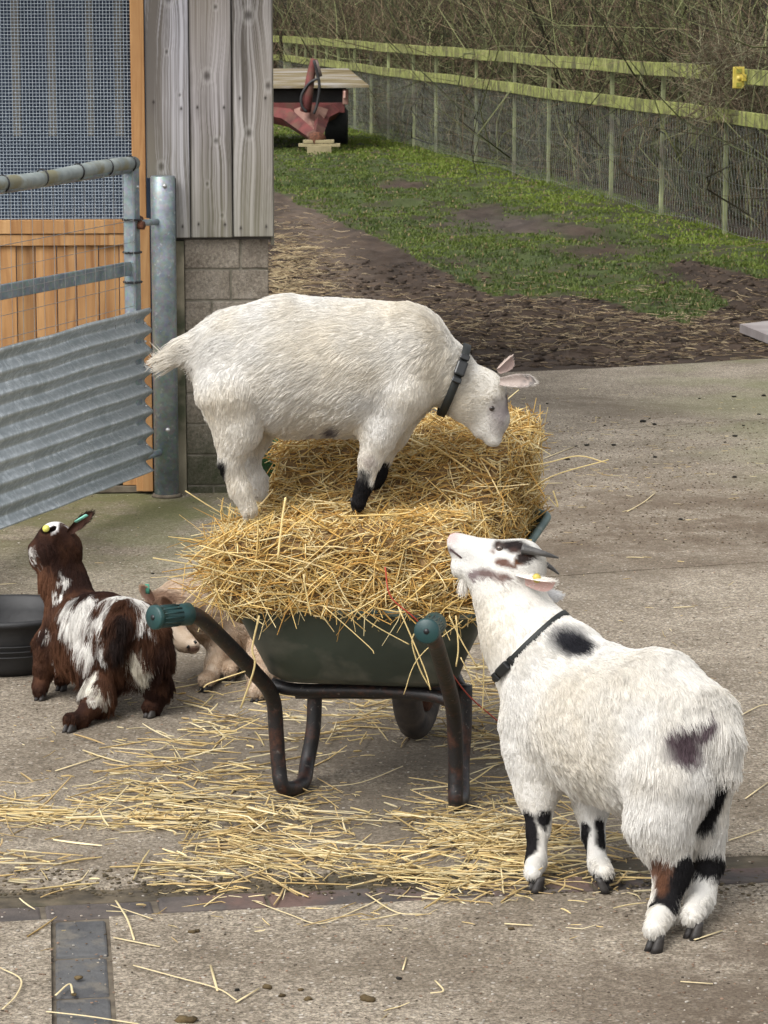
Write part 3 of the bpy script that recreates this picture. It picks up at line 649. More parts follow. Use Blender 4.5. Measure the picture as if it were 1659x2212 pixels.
# ============================================================ FENCE
f0, f1 = G(1555, 500), G(1020, 352); fdv = nrm(f1-f0); fnv = np.array([fdv[1], -fdv[0], 0]); 
if fnv[0] < 0: fnv = -fnv        # away from the field (to the hedge)
def fp(px, off=0.0):
    d = ray(px, 300); C0 = np.array([0, 0, H]); t = ((f0+fnv*off-C0)@fnv)/(d@fnv); p = C0+d*t; return np.array([p[0], p[1], 0.])
def fs(px): return (fp(px)-f0)@fdv
def fq(s, z, o=0.0): return f0+fdv*s+ZU*z+fnv*o
fence = empty('rail_fence', fq(0, 0)); tag(fence, 'long post and rail fence with mossy yellow green rails and wire netting', 'fence')
post_px = [2100, 1890, 1712, 1557, 1420, 1311, 1176, 1102, 1020, 934, 886, 832, 795, 760, 725, 700, 676, 655, 636, 616]
ss = [fs(p) for p in post_px]
for i, (px_, s) in enumerate(zip(post_px, ss)):
    w = .036 if i < len(ss)-1 else .12; lean = random.uniform(-.02, .02); V, F = box(fq(s, .62, .045), (w, w, 1.30), fdv+ZU*lean*0, None, ZU+fdv*lean)
    M('fence_post', V, F, m_stake, fence, bevel=.006, smooth=False)
s_far, s_near = ss[-1], ss[0]
def rail(z0, z1, a, b, th=.035, wz=.004):
    n = 24; P = []
    for i in range(n+1):
        s = a+(b-a)*i/n; dz = wz*math.sin(s*1.7)+wz*math.sin(s*.61+1)
        P += [fq(s, z0+dz, 0), fq(s, z1+dz, 0), fq(s, z1+dz, -th), fq(s, z0+dz, -th)]
    F = [(i*4+k, i*4+(k+1) % 4, (i+1)*4+(k+1) % 4, (i+1)*4+k) for i in range(n) for k in range(4)]+[(0, 1, 2, 3), (4*n+3, 4*n+2, 4*n+1, 4*n)]
    return M('rail', P, F, m_rail, fence, smooth=False, bevel=.004)
s_gap = fs(1545)
zt0 = 1.185; zt1 = 1.30; zl0 = .865; zl1 = .975
br = [s_far, fs(900), fs(1290), s_gap]
for a, b in zip(br[:-1], br[1:]): rail(zt0, zt1, a-.01, b+.006)
rail(zt0, zt1, fs(1590), s_near)
br = [s_far, fs(1115), fs(1380), fs(1557), s_near]
for a, b in zip(br[:-1], br[1:]): rail(zl0, zl1, a-.01, b+.006)
# diamond netting
Pn = []
for s in np.arange(s_near, s_far+1.0, .085): 
    for sg in (1, -1):
        pts = [fq(s+sg*.30*t+.006*math.sin(t*9+s*5), .02+.86*t, -.012-.01*math.sin(s*2+t*3)) for t in np.linspace(0, 1, 4)]; Pn.append(np.stack(pts))
for z in (.03, .42, .87):
    for k in range(24): a = s_near+(s_far-s_near)*k/24; b = s_near+(s_far-s_near)*(k+1)/24; Pn.append(np.stack([fq(a+(b-a)*t, z+.02*math.sin((a+(b-a)*t)*2.3), -.014) for t in np.linspace(0, 1, 4)]))
Pn = np.array(Pn); V, F, _ = strands(Pn, np.full(Pn.shape[:2], .0015), sides=3); M('wire_netting', V, F, mat('dull_netting_wire', (.20, .21, .185), .7, .2), fence, smooth=False)
# return of the fence at the far corner
rf = empty('rail_fence', fq(s_far, 0)); tag(rf, 'short far stretch of mossy fence running off left behind the shed corner', 'fence')
for s_, z0, z1 in ((0, zt0, zt1), (1, zl0, zl1)): a = fq(s_far, 0); V, F = box(a+np.array([-3.1, .1, (z0+z1)/2]), (6, .035, z1-z0)); M('rail', V, F, m_rail, rf, smooth=False)
for k in range(4): V, F = box(fq(s_far, .6)+np.array([-.45-1.8*k, .16, 0]), (.10, .08, 1.3)); M('fence_post', V, F, m_stake, rf, smooth=False, bevel=.006)
# yellow marker sign on the top rail
sg = empty('marker_sign', fq(fs(1620), 1.1, -.04)); tag(sg, 'small yellow plastic marker sign on the top fence rail', 'sign')
SGX = nrm(np.array([1., .25, 0])); SGN = np.array([SGX[1], -SGX[0], 0]); sc0 = fq(fs(1620), 1.235, -.10); m_yel = noisy('faded_yellow_plastic', (.44, .34, .05), (.58, .47, .11), 12, rough=.5)
V, F = box(sc0, (.095, .012, .165), SGX, None, ZU); M('sign_plate', V, F, m_yel, sg, bevel=.006, smooth=False)
V, F = box(sc0+SGN*.009+ZU*.050, (.045, .006, .032), SGX, None, ZU); M('sign_mark', V, F, noisy('olive_print', (.22, .22, .03), (.3, .28, .05), 20), sg, smooth=False)
V, F = box(sc0+SGN*.009-ZU*.052, (.04, .006, .028), SGX, None, ZU); M('sign_mark', V, F, bpy.data.materials['olive_print'], sg, smooth=False)
V, F = box((sc0+fq(fs(1620), 1.235, -.03))/2, (.03, .07, .05), SGX, None, ZU); M('bracket', V, F, m_yel, sg, smooth=False); M('sign_knob', *tube([sc0-ZU*.004+SGN*.004, sc0-ZU*.004+SGN*.014], [.02, .018], 14), m_yel, sg)

# ============================================================ HEDGE AND TREES
def thicket(n, srange, orange_, hr, rr, colr, curve=.25, K=6, lean=.25, zbase=0, grav=0):
    s = RNG.uniform(*srange, n); o = orange_[0]+(orange_[1]-orange_[0])*RNG.uniform(0, 1, n)**1.3; b = f0[None]+s[:, None]*fdv+o[:, None]*fnv; b[:, 2] = zbase+0*s
    h = RNG.uniform(*hr, n); t = np.linspace(0, 1, K)[None, :, None]
    d = nrm(np.stack([RNG.normal(0, lean, n), RNG.normal(0, lean, n), np.ones(n)], -1)); c = RNG.normal(0, curve, (n, 3)); c2 = RNG.normal(0, curve*.5, (n, 3))
    P = b[:, None]+(d[:, None]*t+c[:, None]*t*t+c2[:, None]*np.sin(t*7))*h[:, None, None]
    R = RNG.uniform(*rr, n)[:, None]*(1-.75*t[..., 0]); q = RNG.integers(0, len(colr), n); C = np.array(colr)[q]*RNG.uniform(.6, 1.3, (n, 1)); return P, R, C
def twigs(n, srange, orng, zr, lr, rr, colr, K=4, up=.3):
    s = RNG.uniform(*srange, n); o = RNG.uniform(*orng, n); b = f0[None]+s[:, None]*fdv+o[:, None]*fnv; b[:, 2] = RNG.uniform(*zr, n)
    d = nrm(RNG.normal(size=(n, 3))+np.array([0, 0, up])); c = RNG.normal(0, .35, (n, 3)); L = RNG.uniform(*lr, n); t = np.linspace(0, 1, K)[None, :, None]
    P = b[:, None]+(d[:, None]*t+c[:, None]*t*t)*L[:, None, None]; R = RNG.uniform(*rr, n)[:, None]*(1-.7*t[..., 0]); q = RNG.integers(0, len(colr), n); C = np.array(colr)[q]*RNG.uniform(.55, 1.35, (n, 1)); return P, R, C
GREEN = [(.09, .095, .042), (.21, .22, .105), (.04, .036, .022), (.10, .075, .046), (.065, .07, .036)]
BROWN = [(.055, .040, .028), (.10, .07, .046), (.03, .024, .017), (.17, .115, .078), (.06, .055, .032)]
S0, S1 = s_near-2, s_far+1
sets = [thicket(2000, (S0, S1), (.25, 3.6), (1.3, 3.4), (.004, .014), GREEN, K=7), thicket(2500, (S0, S1), (.15, 2.5), (.3, 1.1), (.002, .005), [(.13, .105, .06), (.085, .068, .04), (.065, .085, .035)], K=7, lean=.4)]
sets2 = [twigs(26000, (S0, S1), (.2, 3.0), (.05, 3.0), (.15, .7), (.0022, .005), BROWN+GREEN[:2]), twigs(420, (fs(1600), fs(1525)), (-.22, .3), (.85, 1.5), (.15, .5), (.002, .0045), [(.16, .125, .085), (.10, .075, .05), (.2, .19, .12)]), twigs(600, (S0, S1), (.02, .25), (.1, 1.9), (.3, .9), (.002, .0045), [(.25, .19, .12), (.20, .21, .11), (.16, .12, .08)], up=.8)]
def put(name, sets, label, cat, kind='stuff', m=m_twig):
    VV, FF, CC, n = [], [], [], 0
    for P, R, C in sets: V, F, C_ = strands(P, R, C); VV.append(V); FF.append(F+n); CC.append(C_); n += len(V)
    o = M(name, np.vstack(VV), np.vstack(FF), m, loc=(0, 0, 0), C=np.vstack(CC)); tag(o, label, cat, kind=kind); return o
put('undergrowth', sets[:1], 'dense bare green stemmed thicket behind the long fence', 'undergrowth'); put('dead_grass', sets[1:], 'pale dead grass and nettle stalks along the fence bottom', 'grass'); put('brambles', sets2, 'tangled brown bramble twigs filling the thicket', 'undergrowth')
# the far side of the field corner
cor = fq(s_far, 0); n = 2600
def faraway(n, hr, rr, colr, K=6):
    b = np.stack([RNG.uniform(cor[0]-9, cor[0]+6, n), cor[1]+RNG.uniform(.6, 5, n), 0*np.zeros(n)], -1); h = RNG.uniform(*hr, n); t = np.linspace(0, 1, K)[None, :, None]
    d = nrm(np.stack([RNG.normal(0, .35, n), RNG.normal(0, .35, n), np.ones(n)], -1)); c = RNG.normal(0, .3, (n, 3))
    return b[:, None]+(d[:, None]*t+c[:, None]*t*t)*h[:, None, None], RNG.uniform(*rr, n)[:, None]*(1-.7*t[..., 0]), np.array(colr)[RNG.integers(0, len(colr), n)]*RNG.uniform(.6, 1.3, (n, 1))
put('undergrowth', [faraway(5000, (.8, 3.5), (.005, .016), BROWN+GREEN[:2]), twigs(420, (fs(1600), fs(1525)), (-.22, .3), (.85, 1.5), (.15, .5), (.002, .0045), [(.16, .125, .085), (.10, .075, .05), (.2, .19, .12)]), twigs(600, (S0, S1), (.02, .25), (.1, 1.9), (.3, .9), (.002, .0045), [(.25, .19, .12), (.20, .21, .11), (.16, .12, .08)], up=.8)], 'bare brown thicket beyond the far corner of the fence', 'undergrowth')
# added lumpy backdrop: closes the view, dark for the shade behind the stems
bx = np.linspace(S0-6, S1+1, 260); bo = np.linspace(3.3, 9, 16)
def bank(s, o):
    h = min((o-3.3)*2.6, 1.30+.35*np.clip((s-(-1))/12., 0, 1)+.02*(o-3.3)); p = fq(s, 0, o); r = noise(np.array([[s, o*2, 0.]]), 1.3, 71, 4)[0]-.5; r2 = noise(np.array([[s, o*2, 7.]]), 6, 73, 3)[0]-.5
    return p+ZU*(max(h, 0)+r*.35*min(1, h)+r2*.16*min(1, h)-.05)+fnv*(r*.5)
V, F = grid_surf(bank, bx, bo); m_bank = noisy('dark_hedge_backdrop', (.008, .007, .005), (.03, .024, .016), 9, rough=1, bump=1, bs=14, c3=(.05, .06, .025), s3=2); o = M('hedge_backdrop', V, F, m_bank, loc=(0, 0, 0)); o['kind'] = 'structure'
def bank2(x, y):
    h = min((y-cor[1]-5)*2.2, 2.2); r = noise(np.array([[x, y, 0.]]), .9, 77, 4)[0]-.5; return np.array([x, y, max(h, 0)+r*.5*min(1, max(h, 0))-.05])
V, F = grid_surf(bank2, np.linspace(cor[0]-14, cor[0]+10, 90), np.linspace(cor[1]+5, cor[1]+10, 12)); o = M('hedge_backdrop', V, F, m_bank, loc=(0, 0, 0)); o['kind'] = 'structure'  # second added backdrop, coloured dark for the shade inside the far thicket
# individual bare trees standing in the hedge
def tree(px, off, hgt, r0, label, lean, green=True):
    base = fp(px, off); t = empty('bare_tree', base); tag(t, label, 'tree', 'bare trees in the hedge')
    n = 9; P = [base+ZU*(-.1)]
    dv = nrm(np.array([lean, random.uniform(-.1, .1), 1.]))
    for i in range(1, n): P.append(P[-1]+dv*hgt/n+np.array([random.uniform(-.06, .06), random.uniform(-.06, .06), 0])*hgt/4)
    P = np.array(P); mm = m_bark_g if green else m_bark_b
    M('trunk', *tube(spline(P, 4), np.linspace(r0, r0*.25, (n-1)*4+1), 8), mm, t)
    m_ = 90; i0 = RNG.integers(3, n-1, m_); b = P[i0]+(P[i0]-P[i0-1])*RNG.uniform(-1, 0, (m_, 1)); d = nrm(RNG.normal(size=(m_, 3))*np.array([1, 1, .5])+np.array([0, 0, .8])); L = RNG.uniform(.3, 1.3, m_)*(hgt/4)
    tt = np.linspace(0, 1, 5)[None, :, None]; c = RNG.normal(0, .25, (m_, 3)); BP = b[:, None]+(d[:, None]*tt+c[:, None]*tt**2)*L[:, None, None]; BR = RNG.uniform(.004, .010, m_)[:, None]*(1-.7*tt[..., 0])
    k = RNG.integers(0, m_, m_*7); j = RNG.uniform(.2, .95, m_*7); s0 = BP[k, 0]+(BP[k, 4]-BP[k, 0])*j[:, None]; d2 = nrm(d[k]+RNG.normal(0, .7, (m_*7, 3))); TP_ = s0[:, None]+d2[:, None]*tt*RNG.uniform(.15, .5, m_*7)[:, None, None]; TR = np.full((m_*7, 1), .003)*(1-.6*tt[..., 0])
    C = np.array(GREEN)[RNG.integers(0, 5, m_*8)] if green else np.array(BROWN)[RNG.integers(0, 5, m_*8)]
    V, F, CC = strands(np.vstack([BP, TP_]), np.vstack([BR, TR]), C*1.15); M('crown', V, F, m_twig, t, C=CC)
m_bark_g = noisy('green_lichen_bark', (.10, .11, .04), (.24, .27, .10), 4, rough=.95, bump=.5); m_bark_b = noisy('brown_bark', (.08, .06, .04), (.18, .14, .09), 5, rough=.95, bump=.5)
for a in [(1190, 1.0, 4.2, .035, 'slim bare tree with a mossy green trunk above the middle of the fence', .12, True), (1500, 1.1, 4.5, .045, 'bare green trunked tree in the hedge left of the yellow sign', -.05, True), (1330, 1.5, 4.0, .04, 'slender bare tree in the hedge above the fence, leaning right', .14, True),
          (1440, 2.2, 5.0, .05, 'taller bare tree deep in the hedge at the upper right', .04, True), (1640, 1.3, 4.2, .03, 'thin bare tree beside the yellow marker sign', -.1, True), (1030, 1.2, 4.0, .035, 'brown barked bare tree in the hedge over the sixth fence bay', -.15, False), (880, 1.4, 4.4, .04, 'bare brown tree further along the hedge beyond the trailer', .1, False), (760, 1.5, 4.6, .045, 'distant bare brown tree in the hedge above the trailer', -.08, False)]: tree(*a)
# ============================================================ TRAILER
YT = 37.4
tr = empty('farm_trailer', G(680, 315)); tag(tr, 'old red drop-sided farm trailer with a grey board deck parked on the grass', 'trailer')
m_red = noisy('faded_red_paint', (.06, .014, .013), (.15, .035, .03), 5, rough=.8, c3=(.10, .045, .03), s3=4); m_redo = noisy('rusty_pink_paint', (.14, .06, .045), (.26, .15, .115), 6, rough=.8)
def deckmat():
    m = mat('weathered_deck_board', rough=.9, spec=.1); n = NB(m); v = n.coord((.6, 2, 1)); c = n.ramp(n.noise(v, 2, 6), [(.35, (.12, .09, .045)), (.5, (.19, .155, .09)), (.65, (.30, .28, .26))]); n.col(c); return m
f_l, f_r, b_r, b_l = W(592, 190, YT)+[-2.2, 0, 0], W(797, 184, YT), W(752, 148, YT+3.2), W(592, 158, YT+3.2)+[-2.2, 0, 0]
f_l[2] = f_r[2]-.03; b_l[2] = b_r[2]
V = [f_l, f_r, b_r, b_l]+[p-ZU*.03 for p in (f_l, f_r, b_r, b_l)]; F = [(0, 1, 2, 3), (7, 6, 5, 4), (0, 4, 5, 1), (1, 5, 6, 2), (2, 6, 7, 3), (3, 7, 4, 0)]
M('deck', V, F, deckmat(), tr, smooth=False)
def tb(px0, px1, py0, py1, dy, dep, name, m, ext=0, par=tr):
    a = W(px0, py1, YT+dy); b = W(px1, py0, YT+dy); a[0] -= ext; V, F = box(((a[0]+b[0])/2, YT+dy+dep/2, (a[2]+b[2])/2), (b[0]-a[0], dep, b[2]-a[2])); return M(name, V, F, m, par, smooth=False, bevel=.01)
m_blk = noisy('dark_bed_boards', (.012, .012, .012), (.03, .028, .025), 5)
tb(592, 742, 193, 222, .25, 2.6, 'load_bed', m_blk, ext=2.0); tb(592, 745, 222, 244, .1, .12, 'front_beam', m_red, ext=2.1); tb(740, 752, 193, 226, .05, .3, 'lamp_bracket', m_redo)
tb(742, 747, 196, 212, .0, .04, 'reflector', noisy('pink_reflector', (.45, .25, .2), (.6, .4, .34), 20))
for s, nm in ((0, 0), (-1, 0)):
    c = W(727, 272, YT+1.3); c[0] -= 0 if s == 0 else 2.5; r = c[2]+.01; c[2] = r-.02
    M('wheel_tyre', *tube([c+np.array([d, 0, 0]) for d in (-.15, -.12, .12, .15)], [r*.86, r, r, r*.86], 28, up=(0, 0, 1)), m_rubber, tr).name = 'tyre'
# drawbar: two beams meeting at the hitch
hp = W(682, 298, YT-.9)
for a in (W(594, 246, YT+.1)+[-.12, 0, 0], W(722, 240, YT+.1)): M('drawbar_beam', *tube([a, a*.45+W(668, 262, YT-.3)*.55, hp], [.10, .12, .08], 4, up=(0, 0, 1)), m_red, tr, smooth=False)
M('drawbar_plate', *tube([W(672, 236, YT-.25), W(668, 268, YT-.4), W(684, 297, YT-.85)], [.22, .16, .10], 4, flat=.5, up=(0, 0, 1)), m_redo, tr, smooth=False)
M('hitch_eye', *tube([W(676, 296, YT-.85), W(690, 301, YT-1.05)], [.07, .09], 10), m_rust, tr)
M('jack_arm', *tube(spline([W(660, 240, YT-.5), W(666, 200, YT-.55), W(672, 160, YT-.5), W(679, 127, YT-.5)], 4), np.linspace(.07, .045, 13), 8), m_red, tr)
M('jack_ram', *tube([W(680, 130, YT-.5), W(690, 166, YT-.52)], .04, 8), noisy('rusty_ram', (.12, .08, .07), (.25, .2, .18), 8), tr)
for q in ([(678, 130), (687, 165), (690, 190), (685, 225), (678, 246)], [(690, 168), (668, 180), (652, 205), (652, 228), (662, 242)]): M('hydraulic_hose', *tube(spline([W(a, b, YT-.6) for a, b in q], 5), .018, 6), m_rubber, tr)
wb = empty('timber_block', G(690, 320)); tag(wb, 'pale timber offcuts stacked on the grass under the trailer hitch', 'timber blocks')
m_tim = noisy('pale_timber', (.19, .16, .085), (.32, .27, .15), 5); 
for (a, b, c_, d_) in ((645, 735, 310, 317), (655, 722, 302, 309)):
    p, q = W(a, d_, YT-1.0), W(b, c_, YT-1.0); V, F = box((p+q)/2, (q[0]-p[0], .14, q[2]-p[2])); M('plank', V, F, m_tim, wb, smooth=False, bevel=.005)
V, F = box(W(690, 318, YT-1)+[0, 0, -.05], (.3, .3, .14)); M('plank', V, F, m_tim, wb, smooth=False)

# board / slab corner at the right edge
bo = G(1640, 735); sb_ = empty('paving_slab', bo); tag(sb_, 'grey slab lying on the mud at the right edge of the yard', 'slab')
c0 = [G(1598, 700, .07), G(1685, 690, .07), G(1900, 745, .07), G(1720, 790, .07)]; c0[3] = G(1690, 736, .07)
V = c0+[p-ZU*.045 for p in c0]; M('slab_top', V, [(3, 2, 1, 0), (4, 5, 6, 7), (0, 1, 5, 4), (1, 2, 6, 5), (2, 3, 7, 6), (3, 0, 4, 7)], noisy('grey_purple_board', (.20, .17, .165), (.30, .27, .26), 5), sb_, smooth=False)
V = [p*[1, 1, 0]*1.0+ZU*(-.04)+np.array([.03, 0, 0]) for p in c0]+[p*[1, 1, 0]+ZU*.022+np.array([.03, 0, 0]) for p in c0]; M('bearer', V, [(0, 1, 2, 3), (7, 6, 5, 4), (0, 4, 5, 1), (1, 5, 6, 2), (2, 6, 7, 3), (3, 7, 4, 0)], m_blk, sb_, smooth=False)

# ============================================================ WHEELBARROW
wbr = empty('wheelbarrow', G(800, 1722)); tag(wbr, 'green wheelbarrow on rusty black tube legs loaded with a straw bale', 'wheelbarrow')
Lb, Rb = G(612, 1712, .017), G(985, 1742, .017); fw = nrm(np.array([.24, .97, 0.])); lt = np.array([fw[1], -fw[0], 0])
tr_ = .0172
def side(pts, name='frame_tube'): return M(name, *tube(spline(pts, 7), tr_, 14), m_tube, wbr)
YL, YR = Lb[1], Rb[1]
Lpts = [W(392, 1326, YL-.36), W(425, 1331, YL-.33), W(462, 1362, YL-.26), W(545, 1448, YL-.12), W(588, 1505, YL-.02), W(597, 1590, YL), W(602, 1655, YL), Lb+[0, 0, .012]+ZU*0, Lb+np.array([.04, .075, -.0]), W(664, 1645, YL+.15), W(677, 1570, YL+.17), W(680, 1490, YL+.18)]
Rpts = [W(930, 1366, YR-.42), W(938, 1382, YR-.38), W(948, 1412, YR-.30), W(975, 1510, YR-.08), W(982, 1570, YR-.02), W(984, 1650, YR), W(984, 1690, YR), Rb+[0, 0, .01], Rb+np.array([.015, .075, 0]), W(998, 1655, YR+.15), W(1003, 1570, YR+.17), W(1004, 1480, YR+.18)]
for P_ in (Lpts, Rpts): side(P_)
def grip(a, b):
    a, b = np.array(a), np.array(b); d = b-a; P = []; R_ = []
    for t, r in ((0, .021), (.04, .0245), (.3, .023), (.33, .0215), (.7, .0225), (.86, .023), (.88, .0262), (.97, .0262), (1, .023)): P.append(a+d*t); R_.append(r)
    g = M('grip', *tube(P, R_, 20), m_grip, wbr); e = b+nrm(d)*.0012; M('grip_hole', *tube([e-nrm(d)*.004, e], .006, 10), m_cable, g)
    rr = []
    u_ = nrm(np.cross(d, ZU)); v_ = np.cross(u_, nrm(d))
    for k in range(14): 
        an = 2*math.pi*k/14; o_ = u_*math.cos(an)*.0225+v_*math.sin(an)*.0225; rr.append(tube([a+d*.34+o_, a+d*.85+o_], .0016, 5))
    M('grip_rib', *join(rr), m_grip, g)
grip(W(410, 1326, YL-.345), W(330, 1334, YL-.415)); grip(W(940, 1350, YR-.37)+ZU*.003, W(921, 1364, YR-.485))
# frame bars below the tub
cb = [W(588, 1478, YL+.02), W(640, 1490, YL-.0), W(800, 1492, (YL+YR)/2+.02), W(930, 1502, YR+.02), W(984, 1520, YR)]
M('cross_bar', *tube(spline(cb, 5), .019, 10, flat=.8), m_tube, wbr)
zc = W(800, 1480, YL+.2)[2]
wc = G(899, 1592); WR = .165; wc = wc+ZU*WR+lt*.005
for P_ in ([W(677, 1500, YL+.18), wc-lt*.08+ZU*.07-fw*.1, wc-lt*.065], [W(1003, 1500, YR+.18), wc+lt*.085+ZU*.07-fw*.1, wc+lt*.065]): M('fork', *tube(spline(P_, 6), .014, 10), m_tube, wbr)
a, b = W(640, 1497, YL+.17), W(1000, 1497, YR+.19); M('cross_bar', *tube([a, b], .014, 10), m_tube, wbr)
wh = M('wheel', *tube([wc-lt*.06, wc-lt*.03, wc+lt*.03, wc+lt*.06], [.02, .095, .095, .02], 24, up=(0, 0, 1)), m_rust, wbr)
# tyre: torus with tread blocks
TV = []; na, nb = 72, 16
for i in range(na):
    an = 2*math.pi*i/na; rd = fw*math.cos(an)+ZU*math.sin(an)
    for j in range(nb):
        bn = 2*math.pi*j/nb; tread = .004 if (math.cos(bn) > .45 and (i+(2 if (j % 4) < 2 else 0)) % 4 < 2) else 0
        TV.append(wc+rd*(WR-.040+.038*math.cos(bn)+tread*.7)+lt*(.036*math.sin(bn)))
TF = [(i*nb+j, i*nb+(j+1) % nb, ((i+1) % na)*nb+(j+1) % nb, ((i+1) % na)*nb+j) for i in range(na) for j in range(nb)]
M('tyre', TV, TF, m_tyre, wh)
# tub: rim loop and bottom loop, rounded corners
rimc = [W(497, 1306, YL-.16), W(1034, 1332, YR-.14), W(1190, 1108, YR+.58), W(560, 1085, YR+.75)]
botc = [W(578, 1474, YL-.06), W(980, 1488, YR-.03), W(1012, 1372, YR+.5), W(700, 1372, YR+.58)]
def rounded(cs, rad, n=8):
    out = []
    for i in range(4):
        p, a, b = cs[i], cs[i-1], cs[(i+1) % 4]; d1, d2 = nrm(a-p), nrm(b-p)
        for t in np.linspace(0, 1, n): out.append((p+d1*rad)*(1-t)**2+2*t*(1-t)*p+(p+d2*rad)*t*t)
    return np.array(out)
def dens(L, m=4):
    out = []
    for i in range(len(L)):
        a, b = L[i], L[(i+1) % len(L)]; k = m if np.linalg.norm(b-a) > .05 else 1
        for q in range(k): out.append(a+(b-a)*q/k)
    return np.array(out)
r1, b1_ = dens(rounded(rimc, .05)), dens(rounded(botc, .07)); n_ = len(r1); V = []; lv = [0, .06, .5, .9, 1.0]
for t in lv:
    c = b1_.mean(0); ring = r1*(1-t)+b1_*t
    if t == 1.0: ring = c+(b1_-c)*.93
    V.append(ring)
V.append(b1_.mean(0)[None]); V = np.vstack(V); F = [(k*n_+i, k*n_+(i+1) % n_, (k+1)*n_+(i+1) % n_, (k+1)*n_+i) for k in range(len(lv)-1) for i in range(n_)]+[((len(lv)-1)*n_+i, (len(lv)-1)*n_+(i+1) % n_, len(lv)*n_) for i in range(n_)]
o = M('tub', V, F, m_tub, wbr); md = o.modifiers.new('thick', 'SOLIDIFY'); md.thickness = .003
M('tub_rim', *tube(np.vstack([r1, r1[:1]]), .0095, 10, cap=False), m_rim, o)

# ============================================================ STRAW BALE
BC = []   # oriented rounded box, near end to far end
bn_t, bf_t = .645, .782
cn, cf = np.array([-.083, 6.125, 0]), np.array([.062, 6.98, 0]); bax = nrm(cf-cn); blen = np.linalg.norm(cf-cn); blat = np.array([bax[1], -bax[0], 0]); slope = (bf_t-bn_t)/blen
PITS = [(W(785, 1090, 6.26), .08, .015), (W(540, 1105, 6.28), .09, .045)]
def bale_sdf(P):
    q = P-cn; u = q@bax; v = q@blat; st = np.clip((u-.29)/.11, 0, 1); st = st*st*(3-2*st); v = v-.04*st; zt = .655+.128*st; zc_ = zt-.095
    zc_ = zc_-.010*np.exp(-((u-.40)/.07)**2)*8*np.clip(.35-np.abs(v+.02), 0, .1)*3
    for (f_, r_2, dd_) in PITS: zc_ = zc_-dd_*np.exp(-((P[:, 0]-f_[0])**2+(P[:, 1]-f_[1])**2)/r_2**2)
    w = .255+.012*st+.03*np.exp(-((u-.1)/.2)**2)*(P[:, 2] < .62)
    n1 = (noise(P, 9, 81, 3)-.5)*.055+(noise(P, 30, 83, 2)-.5)*.02
    d = np.stack([np.abs(u-blen/2)-(blen/2-.04), np.abs(v)-(w-.04), np.abs(P[:, 2]-zc_+.02*st)-(.095+.02*st-.035)], -1)
    return np.linalg.norm(np.maximum(d, 0), axis=1)+np.minimum(d.max(1), 0)-.038+n1
V, F = surface_nets(bale_sdf, np.array([-.55, 5.95, .40]), np.array([.55, 7.1, .88]), .013)
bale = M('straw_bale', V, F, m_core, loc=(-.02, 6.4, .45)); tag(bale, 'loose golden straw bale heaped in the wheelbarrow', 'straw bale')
SG = np.array([(.78, .54, .18), (.86, .66, .29), (.68, .41, .11), (.90, .76, .42), (.82, .60, .23), (.55, .32, .09), (.92, .76, .42)])
def straws(c, d, L, w, K=4, bend=.12, flat=.35, cols=None, kink=.2):
    n = len(c); t = np.linspace(-.5, .5, K)[None, :, None]; bd = RNG.normal(0, bend, (n, 1, 3)); P = c[:, None]+(d[:, None]*t+bd*(t*t-.1))*L[:, None, None]
    kk = (RNG.uniform(0, 1, n) < kink); kv = RNG.normal(0, .5, (n, 3)); P[kk, K-1] += kv[kk]*L[kk][:, None]*.3
    R = w[:, None]*np.array([.75]+[1]*(K-2)+[.55])[None]; C = SG[RNG.integers(0, len(SG), n)] if cols is None else cols; C = C*RNG.uniform(.72, 1.12, (n, 1)); return P, R, C
def bale_strands(n, lo, hi, wr, lift, jit_):
    p, nn = tri_sample(V, F, n); k = (p[:, 2] > .47); p, nn = p[k], nn[k]; n = len(p)
    fa = noise(p, 13, 231, 2)*9; d = RNG.normal(size=(n, 3))*np.array([.65, .5, .28])+np.stack([np.cos(fa), .7*np.sin(fa), .5*np.sin(fa*1.7)], -1)*.8+np.outer(RNG.normal(0, .5, n), blat); d = d-nn*(np.sum(d*nn, 1)[:, None]); d = nrm(d)
    d = nrm(d+nn*RNG.normal(0, lift, (n, 1))+np.array([0, 0, -.12])*(np.abs(nn[:, 2:3]) < .5)); L = RNG.uniform(lo, hi, n)*RNG.uniform(.6, 1.1, n); return straws(p+nn*RNG.uniform(-.006, jit_, (n, 1)), d, L, RNG.uniform(*wr, n), flat=.5)
SE = [bale_strands(13000, .03, .09, (.0011, .0024), .30, .010), bale_strands(3000, .07, .18, (.0014, .0029), .26, .018), bale_strands(5000, .008, .028, (.0013, .003), .5, .014), bale_strands(1300, .03, .10, (.0012, .0022), .95, .012)]
# fringe hanging over the near and left edges
def fringe(n, u, v, z, drop):
    b = cn+np.outer(RNG.uniform(*u, n), bax)+np.outer(RNG.uniform(*v, n), blat); b[:, 2] = RNG.uniform(*z, n); return b
n = 420; b = fringe(n, (-.03, .02), (-.30, .27), (.49, .60), 0); d = nrm(RNG.normal(size=(n, 3))*np.array([1.1, .3, .4])+np.array([0, -.25, -.45])); SE.append(straws(b, d, RNG.uniform(.05, .19, n), RNG.uniform(.0012, .0024, n), bend=.3))
n = 380; b = fringe(n, (-.02, .35), (-.33, -.26), (.50, .63), 0); d = nrm(RNG.normal(size=(n, 3))*np.array([.6, .6, .5])+np.array([-.7, -.15, -.25])); SE.append(straws(b, d, RNG.uniform(.05, .16, n), RNG.uniform(.0011, .0022, n), bend=.3))
n = 330; b = fringe(n, (.25, blen), (.27, .31), (.50, .72), 0); d = nrm(RNG.normal(size=(n, 3))*np.array([.5, .6, .8])+np.array([.45, 0, .2])); SE.append(straws(b, d, RNG.uniform(.03, .10, n), RNG.uniform(.0009, .0018, n), bend=.5))
